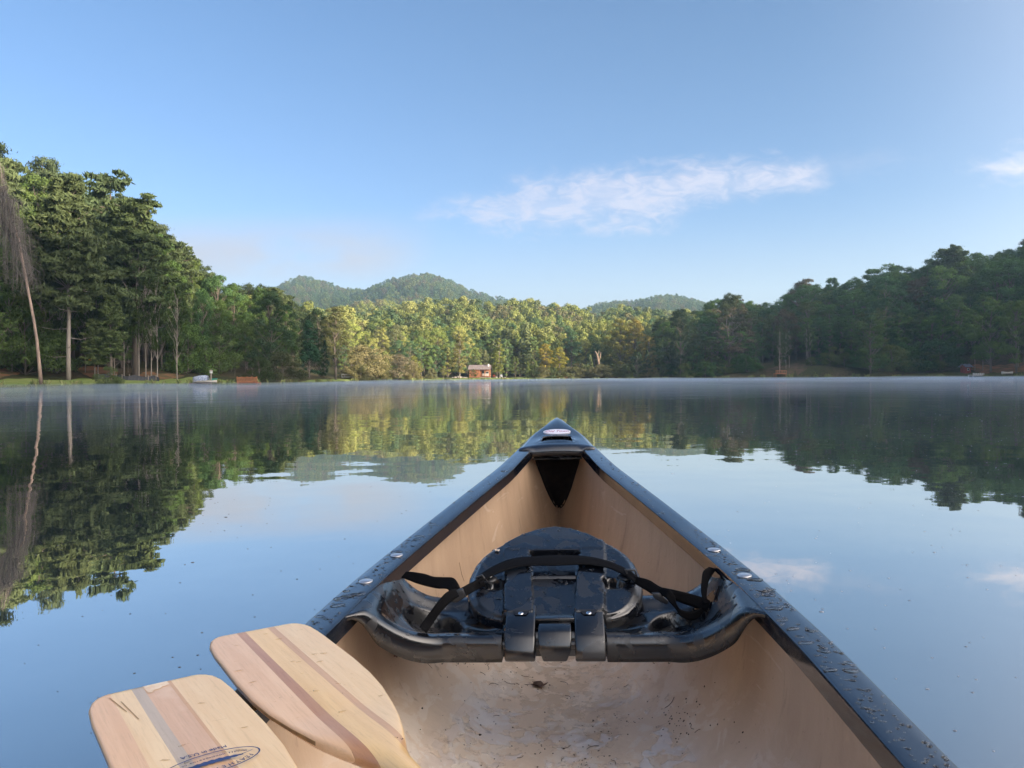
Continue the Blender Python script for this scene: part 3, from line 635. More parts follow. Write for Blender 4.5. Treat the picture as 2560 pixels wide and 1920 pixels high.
gn_forest('hill_forest', np.vstack([scatter(-26, 17, 262, 430, 6.4, 9, 20, 7, 1), scatter(-26, 19, 430, 760, 7.2, 8, 17, 7, 2)]), mid_src, 'sunlit yellow green woodland covering the low hill behind the lake')
far_src = [(FB[0], (.06, .105, .05), 1), (FB[1], (.075, .12, .05), 1), (FCn[1], (.05, .09, .055), 1.1), (FB[2], (.09, .135, .05), .9), (FB[3], (.12, .145, .05), 1), (FB[1], (.12, .10, .06), 1)]
gn_forest('mountain_forest', scatter(-24, 24, 760, 1420, 8.2, 8, 16, 6, 3), far_src, 'hazy green forest covering the distant mountain')
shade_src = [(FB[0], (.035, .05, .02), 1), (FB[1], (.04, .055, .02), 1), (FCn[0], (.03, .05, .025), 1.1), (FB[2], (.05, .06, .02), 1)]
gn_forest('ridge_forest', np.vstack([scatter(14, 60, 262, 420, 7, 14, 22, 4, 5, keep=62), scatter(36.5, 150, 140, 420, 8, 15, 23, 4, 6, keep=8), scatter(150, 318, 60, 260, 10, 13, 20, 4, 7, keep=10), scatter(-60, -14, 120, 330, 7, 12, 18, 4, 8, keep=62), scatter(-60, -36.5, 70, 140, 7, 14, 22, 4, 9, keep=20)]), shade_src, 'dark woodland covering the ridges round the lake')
# ------------------------------------------------------------------ air: one haze box, and the low steam lying on the water
def volume_mat(name, dens, col, aniso=.2):
    m, t, out = new_mat(name); v = N(t, 'ShaderNodeVolumePrincipled'); v.inputs['Color'].default_value = (*col, 1)
    v.inputs['Density'].default_value = dens; v.inputs['Anisotropy'].default_value = aniso; t.links.new(v.outputs[0], out.inputs['Volume'])
    m.cycles.homogeneous_volume = True if hasattr(m, 'cycles') and hasattr(m.cycles, 'homogeneous_volume') else True
    return m
b = MB(); b.box(-1900, 1900, -1900, 1900, -2.7, 215)
hz = b.build('haze', volume_mat('haze', .00030, (.54, .80, 1.0))); tag(hz, kind='stuff')
MIST_D = .0125
import bmesh
A = np.arange(0, 360, 1.5); n = len(A); FR = np.array([0, .01, .03, .06, .10, .15, .2, .26, .33, .4, .48, .56, .64, .72, .8, .88, .95, 1.0]); nr2 = len(FR); V = []
for top in (0, 1):
    for fr in FR:
        for a in A:
            r_ = 9 + (float(shore(a)) + .5 - 9) * fr; x, y = r_ * math.sin(R(a)), r_ * math.cos(R(a))
            q_ = .5 + .5 * math.sin(x * .21 + 1.3 * math.sin(y * .13)) * math.sin(y * .17 + 1.7 * math.sin(x * .11 + 2)); q_ = .35 + .65 * q_
            V.append((x, y, .012 if not top else .04 + (.46 * q_ ** 1.5 + .04 * math.sin(x * .9) * math.sin(y * .8)) * min(1, .15 + fr * 4)))
q = lambda l, r_, k: (l * nr2 + r_) * n + k % n
Fc = []
for k in range(n):
    for r_ in range(nr2 - 1): Fc += [(q(0, r_, k), q(0, r_, k + 1), q(0, r_ + 1, k + 1), q(0, r_ + 1, k)), (q(1, r_, k), q(1, r_ + 1, k), q(1, r_ + 1, k + 1), q(1, r_, k + 1))]
    Fc += [(q(0, 0, k), q(1, 0, k), q(1, 0, k + 1), q(0, 0, k + 1)), (q(0, nr2 - 1, k), q(0, nr2 - 1, k + 1), q(1, nr2 - 1, k + 1), q(1, nr2 - 1, k))]
ms = mesh_obj('mist', V, Fc, volume_mat('mist', MIST_D, (.60, .78, 1.0), .0))
bm_ = bmesh.new(); bm_.from_mesh(ms.data); bmesh.ops.recalc_face_normals(bm_, faces=bm_.faces); bm_.to_mesh(ms.data); bm_.free()
tag(ms, 'thin morning steam lying low over the far half of the lake', None, None, 'stuff')

# ------------------------------------------------------------------ the canoe
YAW, ROLL, SMID = 3.85, -1.2, 0.75
CX0 = 0.096 - math.tan(R(YAW)) * 1.64
canoe = empty('canoe', (CX0, 0, 0)); canoe.rotation_euler = (0, R(ROLL), -R(YAW))
tag(canoe, 'open canoe with black gunwales and wet tan inside seen from its middle', 'canoe')
CM = Matrix.Translation((CX0, 0, 0)) @ Matrix.Rotation(-R(YAW), 4, 'Z') @ Matrix.Rotation(R(ROLL), 4, 'Y'); CMI = CM.inverted()
ST = [(.75, .430, .332), (.82, .429, .333), (1.138, .415, .350), (1.40, .390, .366), (1.59, .362, .380), (1.77, .326, .398), (2.03, .262, .433), (2.36, .182, .474), (2.62, .1355, .505), (2.74, .110, .524), (2.80, .085, .540), (2.85, .056, .556), (2.90, .036, .568), (2.95, .024, .5755), (3.0, .006, .578)]
_ss = [2 * SMID - a[0] for a in ST[:0:-1]] + [a[0] for a in ST]; _sw = [a[1] for a in ST[:0:-1]] + [a[1] for a in ST]; _sz = [a[2] for a in ST[:0:-1]] + [a[2] for a in ST]
def _smooth(arr, s, k=.05):
    q = np.linspace(s - k, s + k, 7) if isinstance(s, (int, float)) else None; return float(np.mean(np.interp(q, _ss, arr)))
def GW(s): e = abs(s - SMID); return _smooth(_sw, s, .06 if e < 1.8 else .015)
def GZc(s): e = abs(s - SMID); return _smooth(_sz, s, .06 if e < 1.8 else .02)
def KZ(s, inner=True):        # keel line, rockered up to the stems
    e = abs(s - SMID) / 2.25; return (.016 if inner else .001) + .02 * e ** 2 + (.50 * max(0, (e - .86) / .14) ** 2.4)
def section(s, a, inset=0.0, inner=True):   # a: -1 (left rim) .. 0 keel .. 1 (right rim)
    e = min(1, abs(s - SMID) / 2.25); w_ = max(.002, GW(s) - .030 * (1 if e < .9 else max(.1, (1 - e) / .1)) - inset); z1 = GZc(s) - .012; z0 = KZ(s, inner)
    n_ = 3.1 - 1.9 * max(0, (e - .25) / .75) ** .9
    th = abs(a) * math.pi / 2; x = math.sin(th) ** (2 / n_); z = 1 - math.cos(th) ** (2 / n_)
    x = x * (1 + .03 * math.sin(math.pi * min(1, z)) * (1 - e))      # a little tumblehome
    if e > .5: x *= 1 - .0 * e
    return Vector((math.copysign(w_ * x, a), s, z0 + (z1 - z0) * z))
E_ = sorted(set([round(SMID + 2.24 * q, 4) for q in np.sin(np.linspace(-math.pi / 2, math.pi / 2, 120))]))
NA = 41; aa = [math.copysign(abs(v) ** 1.0, v) for v in np.linspace(-1, 1, NA)]
def shell(inner, flip):
    V = [section(s, a, 0 if inner else -.007, inner) for s in E_ for a in aa]; Fc = []
    for i in range(len(E_) - 1):
        for j in range(NA - 1):
            f = (i * NA + j, i * NA + j + 1, (i + 1) * NA + j + 1, (i + 1) * NA + j); Fc.append(f if not flip else f[::-1])
    return V, Fc
def hull_in_mat():
    m, t, out = new_mat('tan_hull_inside'); b = N(t, 'ShaderNodeBsdfPrincipled'); t.links.new(b.outputs[0], out.inputs[0])
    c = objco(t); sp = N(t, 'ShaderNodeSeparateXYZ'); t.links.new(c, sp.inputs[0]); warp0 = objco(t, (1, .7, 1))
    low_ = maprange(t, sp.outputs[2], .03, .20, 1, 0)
    streak = noise(t, 9, 5, .6, objco(t, (1, 1, .16))); blotch = noise(t, 5, 5, .65, c); fine = noise(t, 60, 4, .7, c)
    col = mixc(t, maprange(t, streak, .35, .7), (.50, .355, .24), (.41, .285, .19))
    col = mixc(t, math_n(t, 'MULTIPLY', low_, .75), col, (.80, .68, .55))
    col = mixc(t, math_n(t, 'MULTIPLY', maprange(t, blotch, .50, .70), math_n(t, 'MULTIPLY', low_, .7)), col, (.50, .38, .27))
    col = mixc(t, math_n(t, 'MULTIPLY', maprange(t, noise(t, 3.2, 6, .7, c), .56, .75), .4), col, (.27, .18, .12))
    film_sheen = noise(t, 15, 6, .65, warp0, .6)  # pale patches: dried film, plus wet sheen painted into the colour
    col = mixc(t, math_n(t, 'MULTIPLY', math_n(t, 'MULTIPLY', maprange(t, film_sheen, .50, .56), low_), .5), col, (.78, .73, .66))
    smear = noise(t, 30, 5, .65, objco(t, (1, 1, .10)), .4)
    col = mixc(t, math_n(t, 'MULTIPLY', maprange(t, smear, .60, .72), .55), col, (.22, .15, .10))
    scr = noise(t, 24, 3, .5, objco(t, (1, .06, 1)), 1.2)
    col = mixc(t, math_n(t, 'MULTIPLY', maprange(t, scr, .66, .72), .4), col, (.66, .55, .45))
    col = mixc(t, math_n(t, 'MULTIPLY', maprange(t, fine, .66, .74), .5), col, (.08, .06, .045))
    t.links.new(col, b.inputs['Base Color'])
    warp = N(t, 'ShaderNodeVectorMath'); warp.operation = 'MULTIPLY_ADD'; warp.inputs[1].default_value = (.03, .03, 0)
    nz = N(t, 'ShaderNodeTexNoise'); nz.inputs['Scale'].default_value = 60; t.links.new(c, nz.inputs['Vector']); t.links.new(nz.outputs[1], warp.inputs[0]); t.links.new(c, warp.inputs[2])
    wet = noise(t, 22, 5, .62, warp.outputs[0], .3); wl = noise(t, 6, 3, .5, c)
    lowp = maprange(t, sp.outputs[2], .03, .085, 1, 0)
    pud = math_n(t, 'MULTIPLY', maprange(t, math_n(t, 'ADD', math_n(t, 'MULTIPLY', wet, .6), math_n(t, 'MULTIPLY', wl, .4)), .485, .515), lowp)
    t.links.new(math_n(t, 'MULTIPLY_ADD', pud, -.33, math_n(t, 'MULTIPLY_ADD', lowp, -.08, .46)), b.inputs['Roughness'])
    t.links.new(math_n(t, 'MULTIPLY_ADD', pud, .5, .5), b.inputs['Specular IOR Level'])
    hh = math_n(t, 'ADD', math_n(t, 'MULTIPLY', pud, .35), math_n(t, 'MULTIPLY', math_n(t, 'MULTIPLY', noise(t, 160, 3, .6, c), .14), math_n(t, 'SUBTRACT', 1, pud)))
    hh = math_n(t, 'ADD', hh, math_n(t, 'MULTIPLY', noise(t, 28, 3, .5, c), .5))
    hh = math_n(t, 'ADD', hh, math_n(t, 'MULTIPLY', math_n(t, 'MULTIPLY', noise(t, 70, 3, .5, warp0), .30), lowp))
    t.links.new(bumpn(t, hh, .8, .004), b.inputs['Normal']); return m
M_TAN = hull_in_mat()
def black_plastic(name, base, r0=.18, r1=.42, bump=.25, grain=260, wetness=.5):
    m, t, out = new_mat(name); b = N(t, 'ShaderNodeBsdfPrincipled'); t.links.new(b.outputs[0], out.inputs[0])
    c = objco(t); wet = maprange(t, noise(t, 16, 6, .6, c, .5), .5 - .1 * wetness, .54 - .1 * wetness)
    b.inputs['Base Color'].default_value = (*base, 1)
    t.links.new(mixc(t, maprange(t, noise(t, 40, 5, .7, c), .62, .72), base, tuple(v * 1.9 + .003 for v in base)), b.inputs['Base Color'])
    t.links.new(math_n(t, 'MULTIPLY_ADD', wet, r0 - r1, r1), b.inputs['Roughness']); b.inputs['Specular IOR Level'].default_value = .6; b.inputs['Coat Weight'].default_value = .2; b.inputs['Coat Roughness'].default_value = .08
    h = math_n(t, 'ADD', math_n(t, 'MULTIPLY', math_n(t, 'MULTIPLY', noise(t, grain, 2, .5, c), .35), math_n(t, 'SUBTRACT', 1, wet)), math_n(t, 'MULTIPLY', noise(t, 24, 4, .55, c), .55))
    h = math_n(t, 'ADD', h, math_n(t, 'MULTIPLY', wet, .25))
    t.links.new(bumpn(t, h, bump, .002), b.inputs['Normal']); return m
M_GUN = black_plastic('black_vinyl', (.006, .009, .016), .13, .24, .14, 220)
for _n in M_GUN.node_tree.nodes:
    if _n.type == 'BSDF_PRINCIPLED': _n.inputs['Specular IOR Level'].default_value = 1.0; _n.inputs['Coat Weight'].default_value = .6; _n.inputs['Coat IOR'].default_value = 1.6
M_SEAT = black_plastic('black_moulded_plastic', (.0028, .0034, .0055), .19, .46, .4, 320)
for _n in M_SEAT.node_tree.nodes:
    if _n.type == 'BSDF_PRINCIPLED': _n.inputs['Specular IOR Level'].default_value = .9; _n.inputs['Coat Weight'].default_value = .3
M_OUT = pbr('hull_outside', (.012, .03, .022), (.018, .04, .03), .35, 4)
M_STRAP = pbr('black_webbing', (.003, .003, .004), None, .8, spec=.12, bump=1.0, bs=600, bd=.0006)
M_METAL = pbr('brushed_metal', (.72, .70, .70), (.55, .54, .55), .28, 60, metal=.85, bump=.2, bs=200, bd=.0005)
M_SCREW = pbr('bright_screw', (.8, .8, .8), None, .15, metal=1)
V, Fc = shell(True, False)
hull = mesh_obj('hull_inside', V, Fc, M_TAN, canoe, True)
V, Fc = shell(False, True); mesh_obj('hull_outside', V, Fc, M_OUT, canoe, True)
# gunwales: a flat-topped black rail with a lip hanging down on both sides
for sg, nm in ((-1, 'gunwale'), (1, 'gunwale')):
    prof = [(.002, -.034), (.001, -.030), (0, -.004), (-.0010, -.0008), (-.003, .0008), (-.0048, .0013), (-.020, .0016), (-.036, .0016), (-.0500, .0013), (-.0522, .0006), (-.0544, -.0010), (-.0553, -.0032), (-.0555, -.0055), (-.0560, -.030), (-.053, -.032), (-.040, -.032)]
    SS = [s for s in np.linspace(SMID - 1.89, SMID + 1.89, 160)]; n = len(prof); V = []
    for s in SS:
        w_, z_ = GW(float(s)), GZc(float(s)); k_ = min(1, w_ / .2)
        for (a, z) in prof: V.append((sg * (w_ + a * (.62 + .38 * k_)), s, z_ + z))
    Fc = [(i * n + j, i * n + (j + 1) % n, (i + 1) * n + (j + 1) % n, (i + 1) * n + j) for i in range(len(SS) - 1) for j in range(n)]
    if sg > 0: Fc = [f[::-1] for f in Fc]
    gwl = mesh_obj(nm, V, Fc, M_GUN, canoe); shade_auto(gwl); md = gwl.modifiers.new('e', 'EDGE_SPLIT'); md.split_angle = R(30)
# decks (bow, and the stern behind the camera)
def deck(sgn):
    S = sorted(set(list(np.linspace(2.605, 2.66, 6)) + list(np.linspace(2.66, 2.735, 8)) + list(np.linspace(2.735, 3.0, 26)))); Av = sorted(set([-1, -.97, -.9, -.8, -.7, -.6, -.5, -.43, -.3, -.2, -.1, 0, .1, .2, .3, .43, .5, .6, .7, .8, .9, .97, 1]))
    V = []; idx = {}; Fc = []
    for i, s in enumerate(S):
        w_ = max(.012, GW(s)) + .003; z_ = GZc(s)
        w_ = w_ * 1.0 if s < 2.97 else max(.004, w_ * (1 - ((s - 2.97) / .03) ** 2) ** .5)
        slot = math.exp(-((s - 2.698) / .042) ** 4)
        for j, a in enumerate(Av):
            z = z_ + .006 + .010 * (1 - a * a) - (.026 * max(0, (abs(a) - .93) / .07) if abs(a) > .93 else 0)
            z += .012 * slot * math.exp(-(a / .42) ** 4) * (1 if s < 2.7 else .5)
            z -= .010 * max(0, (2.625 - s) / .02) ** 2 * (1 if abs(a) < .62 else .2)
            ss = s + (0.012 * (1 - (a / .62) ** 2) if False else 0)
            idx[i, j] = len(V); V.append((a * w_, ss if sgn > 0 else 2 * SMID - ss, z))
    for i in range(len(S) - 1):
        for j in range(len(Av) - 1):
            sm, am = (S[i] + S[i + 1]) / 2, (Av[j] + Av[j + 1]) / 2
            if 2.66 < sm < 2.735 and abs(am) < .43: continue
            f = (idx[i, j], idx[i, j + 1], idx[i + 1, j + 1], idx[i + 1, j]); Fc.append(f if sgn > 0 else f[::-1])
    # front lip
    b0 = len(V)
    for j, a in enumerate(Av):
        x, y, z = V[idx[0, j]]
        d_ = .026 if abs(a) < .62 else .012
        V.append((x, y - sgn * .004, z - d_ * .5)); V.append((x, y + sgn * .004, z - d_))
    for j in range(len(Av) - 1):
        for p_, q_ in (((idx[0, j], idx[0, j + 1]), (b0 + 2 * j, b0 + 2 * j + 2)), ((b0 + 2 * j, b0 + 2 * j + 2), (b0 + 2 * j + 1, b0 + 2 * j + 3))):
            f = (p_[0], q_[0], q_[1], p_[1]); Fc.append(f if sgn > 0 else f[::-1])
    o = mesh_obj('deck_cap', V, Fc, M_GUN, canoe, True); md = o.modifiers.new('t', 'SOLIDIFY'); md.thickness = .005; md.offset = -1
    if sgn > 0:   # dark well under the hand slot
        k = MB(); k.box(-.085, .085, 2.64, 2.76, GZc(2.70) - .05, GZc(2.70) - .045); k.build('slot_floor', M_SEAT, o)
    return o
dk = deck(1); deck(-1)
V = []; rows = 14; NB = 13
for i in range(rows):
    f = i / (rows - 1); s0_ = 2.70 + .22 * (1 - f) ** .9          # the face leans forward towards the keel
    w_ = None
    for j in range(NB):
        a = -1 + 2 * j / (NB - 1); zz = KZ(s0_) + (GZc(s0_) - .016 - KZ(s0_)) * f
        # inner half width of the hull at this height
        best = 0.0
        for th in np.linspace(0, 1, 24):
            p_ = section(s0_, th)
            if p_.z <= zz: best = max(best, abs(p_.x))
        V.append((a * max(.001, best - .0005), s0_ + .03 * (1 - a * a) ** .5, zz))
bf = mesh_obj('bow_shade_panel', V, [(i * NB + j, i * NB + j + 1, (i + 1) * NB + j + 1, (i + 1) * NB + j) for i in range(rows - 1) for j in range(NB - 1)], pbr('bow_shade_black', (.008, .007, .008), (.014, .011, .011), .85, 40, spec=.2, bump=.4, bs=120, bd=.002), canoe, True)  # added dark panel, stands in for the shade under the bow deck
bf.modifiers.new('t', 'SOLIDIFY').thickness = .01
for sg_ in (1, -1):          # stem block fills the very tip of the hull under each deck
    k = MB(); V = []
    for s_, f_ in ((2.80, .8), (2.90, .8), (2.955, .85), (2.985, .6)):
        w_ = GW(s_) * f_; y_ = s_ if sg_ > 0 else 2 * SMID - s_; V += [(-w_, y_, GZc(s_) - .10), (w_, y_, GZc(s_) - .10), (w_, y_, GZc(s_) + .004), (-w_, y_, GZc(s_) + .004)]
    k.add(V, [(0, 1, 2, 3), (15, 14, 13, 12)] + [(a * 4 + i, (a + 1) * 4 + i, (a + 1) * 4 + (i + 1) % 4, a * 4 + (i + 1) % 4) for a in range(3) for i in range(4)]); k.build('stem_block', M_SEAT, canoe)
def text_mesh(body, size, mat, name, parent, shear=0, ext=.0003, align='CENTER'):
    cu_ = bpy.data.curves.new('t', 'FONT'); cu_.body = body; cu_.size = size; cu_.align_x = align; cu_.align_y = 'CENTER'; cu_.extrude = ext; cu_.shear = shear; cu_.resolution_u = 3
    to = bpy.data.objects.new('t', cu_); link(to); bpy.context.view_layer.update()
    me = bpy.data.meshes.new_from_object(to.evaluated_get(bpy.context.evaluated_depsgraph_get())); bpy.data.objects.remove(to)
    me.materials.clear(); me.materials.append(mat); o = bpy.data.objects.new(name, me); o.parent = parent; return link(o)
M_BADGE = pbr('badge_face', (.74, .74, .84), None, .3); M_RED = pbr('badge_red', (.42, .16, .26), None, .4); M_INK = pbr('navy_ink', (.02, .035, .11), (.035, .06, .16), .5, 60)
def badge():
    s0 = 2.785; zc = GZc(s0) + .0172; slope = (GZc(2.83) - GZc(2.74)) / .09
    m = MB(); n = 48; V = []
    for z, k in ((-.003, 1), (.0, 1), (.0006, .985)): V += [(.049 * k * math.cos(6.2832 * i / n), .024 * k * math.sin(6.2832 * i / n), z) for i in range(n)]
    Fc = [(r_ * n + i, r_ * n + (i + 1) % n, (r_ + 1) * n + (i + 1) % n, (r_ + 1) * n + i) for r_ in range(2) for i in range(n)] + [tuple(2 * n + i for i in range(n))]
    m.add(V, Fc); o = m.build('badge', M_BADGE, dk); o.location = (0, s0, zc); o.rotation_euler = (math.atan(slope), 0, 0)
    tx = text_mesh('Old Town', .0215, M_RED, 'badge_lettering', dk, .35); tx.location = (0, s0, zc); tx.rotation_euler = o.rotation_euler; tx.location = Vector((0, s0, zc)) + Vector((0, -.0 , .0012))
    tx.scale = (.92, 1.25, 1)
    for x in (-.0425, .0425):
        h = MB(); h.tube([(x, 0, .0), (x, 0, .0012)], .0022, 10); b2 = h.build('badge_rivet', M_SEAT, dk); b2.location = o.location; b2.rotation_euler = o.rotation_euler
badge()

# ---- seat
def sm(x): x = max(0., min(1., x)); return x * x * (3 - 2 * x)
def seat_top(X, S):
    ax = abs(X); z = .284 + .088 * (max(0, ax - .212) / .12) ** 2; z = -math.log(math.exp(-220 * (z - .3)) + math.exp(-220 * (GZc(S) - .002 - .3))) / 220 + .3
    sn, sf = s_near(X), s_far(X); v = (S - sn) / (sf - sn)
    z += .018 * sm((v - .5) / .5) * (1 - sm((ax - .2) / .1)) * .6
    rim = min(v, 1 - v) * (sf - sn); inner = sm((rim - .018) / .03) * (1 - sm((ax - .285) / .03))
    z -= .013 * inner
    d = math.hypot((ax - .236) / .058, (S - 1.478) / .064)                 # side hollow
    z -= .044 * (1 - sm((d - .82) / .18))
    z -= .016 * math.exp(-(((ax - .13) / .05) ** 2 + ((S - 1.50) / .06) ** 2))
    return z
def s_near(X): ax = abs(X); return 1.385 - .085 * (max(0, ax - .20) / .13) ** 1.5 + (.030 if ax < .0945 else 0)
def s_far(X): ax = abs(X); return 1.60 - .035 * sm((ax - .2) / .13) + .03 * (1 - sm(ax / .2))
seat_w = lambda S: GW(S) - .040
XS = sorted(set([round(v, 4) for v in list(np.linspace(-1, 1, 201))])); NS = 64
def seat_mesh():
    V = []; rows = []
    cols = []
    for t_ in XS:
        X = t_ * .352
        cols.append(X)
    cols = sorted(set(cols + [-.0946, -.0944, .0944, .0946]))
    prof_n = [(0.045, .008), (.020, .0095), (.009, .0085), (.003, .005)]      # (down, out) near skirt from the bottom up
    for X in cols:
        sn, sf = s_near(X), s_far(X); ring = []
        # narrow the ends so that they run along the gunwale
        lim = None
        zt = seat_top(X, sn); 
        kd = 1 - .80 * sm((abs(X) - .303) / .040)
        for dn, ot in prof_n: ring.append((X, sn - ot, zt - dn * kd))
        for k in range(NS): S = sn + (sf - sn) * k / (NS - 1); ring.append((X, S, seat_top(X, S)))
        zt = seat_top(X, sf)
        for dn, ot in prof_n[::-1]: ring.append((X, sf + ot, zt - dn * kd))
        ring.append((X, sf - .02, zt - .045 * kd)); ring.append((X, sn + .02, seat_top(X, sn) - .045 * kd))
        cl = []
        for (x, y, z) in ring:
            wl = GW(y) - .0525; cl.append((max(-wl, min(wl, x)), y, z))
        rows.append(cl)
    n = len(rows[0]); V = [p for r_ in rows for p in r_]; Fc = []
    for i in range(len(rows) - 1):
        for j in range(n): Fc.append((i * n + j, i * n + (j + 1) % n, (i + 1) * n + (j + 1) % n, (i + 1) * n + j))
    Fc.append(tuple(range(n - 1, -1, -1))); Fc.append(tuple((len(rows) - 1) * n + j for j in range(n)))
    return V, [f[::-1] for f in Fc]
V, Fc = seat_mesh()
seat = mesh_obj('seat', V, Fc, M_SEAT, canoe, True)
# backrest folded forward over the seat; frame: b along the back, x across, h above
AL = R(18); B0 = Vector((0, 1.42, .30)); BM = Matrix.Translation(B0) @ Matrix.Rotation(AL, 4, 'X')
HB = [(.018, .096), (.026, .122), (.036, .137), (.055, .152), (.084, .165), (.12, .171), (.158, .171), (.205, .163), (.24, .149), (.27, .131), (.29, .113), (.322, .083), (.343, .053), (.349, .041), (.353, .0307), (.3555, .0217), (.357, .0137), (.358, .004)]
def hb(b): return float(np.interp(b, [q[0] for q in HB], [q[1] for q in HB]))
def back_h(b, x):
    ax = abs(x); h = 0.0
    inn = .037 + .012 * min(1, b / .2); outr = .093 + .016 * min(1, b / .25)
    edge = lambda d: sm(d / .004 + .5)
    rib = edge(ax - inn) * edge(outr - ax)
    fade = 1 - sm((b - .245) / .02)
    if b < .245: h += .011 * rib * (fade)
    h += .0022 * (1 - edge(ax - outr)) * sm((b - .235) / .02) * (1 - sm((b - .30) / .05))
    h += .004 * edge(ax - outr) * sm((ax - outr) / .05)
    # centre panel sits lower with a step
    if ax < inn: h -= .004 * (1 - sm((b - .145) / .004)) * 1
    # hand slot
    h -= .030 * sm((.053 - ax) / .006 + .5) * sm((b - .216) / .004 + .5) * sm((.246 - b) / .007 + .5)
    # strap pockets beside the ribs
    q = math.hypot((ax - .118) / .022, (b - .122) / .016); h -= .018 * (1 - sm((q - .8) / .4))
    q = min(hb(b) - ax, .4); h -= .006 * (1 - sm(q / .012))
    h -= .22 * x * x * 1.0 + .02 * max(0, b - .25)
    return h
bs_ = sorted(set([round(v, 5) for v in list(np.linspace(.018, .20, 54)) + list(np.linspace(.20, .262, 34)) + list(np.linspace(.262, .357, 26))]))
V = []; xa = np.linspace(-1, 1, 151); nx = len(xa)
for b_ in bs_:
    for a in xa: x = a * hb(b_); V.append((x, b_, back_h(b_, x)))
Fc = [(i * nx + j, i * nx + j + 1, (i + 1) * nx + j + 1, (i + 1) * nx + j) for i in range(len(bs_) - 1) for j in range(nx - 1)]
# rolled rim
ringi = [j for j in range(nx)] + [i * nx + nx - 1 for i in range(1, len(bs_))] + [(len(bs_) - 1) * nx + j for j in range(nx - 2, -1, -1)] + [i * nx for i in range(len(bs_) - 2, 0, -1)]
cen = Vector((0, .17, 0)); prev = ringi
for dn, ot in ((.003, .0035), (.009, .005), (.022, .004)):
    cur = []
    for k, vi in enumerate(ringi):
        p = Vector(V[vi]); d = Vector((p.x, p.y - .16, 0)); d = d.normalized(); cur.append(len(V)); V.append((p.x + d.x * ot, p.y + d.y * ot, p.z - dn))
    m_ = len(ringi); Fc += [(prev[k], cur[k], cur[(k + 1) % m_], prev[(k + 1) % m_]) for k in range(m_)]; prev = cur
Fc.append(tuple(prev[::-1]))
V = [BM @ Vector(v) for v in V]
back = mesh_obj('backrest', V, Fc, M_SEAT, seat, True); md = back.modifiers.new('e', 'EDGE_SPLIT'); md.split_angle = R(48)
M_BUCK0 = pbr('recess_plastic', (.006, .006, .008), None, .5)
# hinge knuckles, centre tab, pin between them
for x0, x1 in ((-.089, -.034), (.0375, .0915)):
    k = MB(); k.extrude([(1.462, .318), (1.432, .312), (1.408, .305), (1.376, .286), (1.365, .266), (1.363, .249), (1.370, .242), (1.42, .242), (1.45, .27)], x0, x1)
    bevel(k.build('hinge', M_SEAT, seat), .0035, 3, 25)
k = MB(); k.extrude([(1.432, .2995), (1.400, .2995), (1.381, .293), (1.372, .281), (1.368, .262), (1.367, .243), (1.42, .243)], -.0285, .0315)
k.V = [((x * (1 - .35 * sm((.264 - z) / .027)) if z < .262 else x), y, z) for x, y, z in k.V]
bevel(k.build('centre_tab', M_SEAT, seat), .003, 3, 30)
k = MB(); k.box(-.036, .0375, 1.413, 1.445, .300, .3065); tb_ = k.build('backrest_tongue', M_SEAT, seat); bevel(tb_, .0015, 2)
for x in (-.0615, .0645):
    k = MB(); k.add([(x - .019, 1.440, .3165), (x + .019, 1.440, .3165), (x + .010, 1.421, .3107), (x - .010, 1.421, .3107)], [(3, 2, 1, 0)]); k.build('screw_recess', M_BUCK0, seat)
k = MB(); k.tube([(-.098, 1.402, .262), (.100, 1.402, .262)], .009, 12); k.box(-.097, .099, 1.398, 1.44, .243, .272); k.build('hinge_pin', M_SEAT, seat)
def CL(px, py, D_, rel=None):   # photo pixel on the level D_ below the lens, in canoe space
    return CMI @ PZ(px, py, CAMZ - D_)
def disc(name, centre, nrm, r, h, mat, parent, n=20, slot=False):
    k = MB(); V = []; prof = [(1, 0), (1.0, .25), (.9, .6), (.62, .92), (.3, 1.0)]
    for pr_, ph_ in prof: V += [(r * pr_ * math.cos(6.2832 * i / n), r * pr_ * math.sin(6.2832 * i / n), h * ph_) for i in range(n)]
    m_ = len(prof); k.add(V, [(a * n + i, a * n + (i + 1) % n, (a + 1) * n + (i + 1) % n, (a + 1) * n + i) for a in range(m_ - 1) for i in range(n)] + [tuple((m_ - 1) * n + i for i in range(n))])
    o = k.build(name, mat, parent, True); o.location = centre; o.rotation_euler = Vector(nrm).to_track_quat('Z', 'Y').to_euler(); return o
for sg, S in ((-1, 1.600), (-1, 1.440), (1, 1.610), (1, 1.452)):
    disc('rivet', (sg * (GW(S) - .0275), S, GZc(S) + .002), (0, -.05, 1), .0135, .0028, M_METAL, canoe)
for x in (-.0615, .0645):
    sc_ = disc('screw', (x, 1.427, .3115), (0, -.25, 1), .0052, .0022, M_SCREW, seat)
    k = MB(); k.box(-.0022, .0022, -.0005, .0005, .0019, .0025); k.box(-.0005, .0005, -.0022, .0022, .0019, .0025); sl = k.build('screw_slot', M_SEAT, seat); sl.location = sc_.location; sl.rotation_euler = sc_.rotation_euler

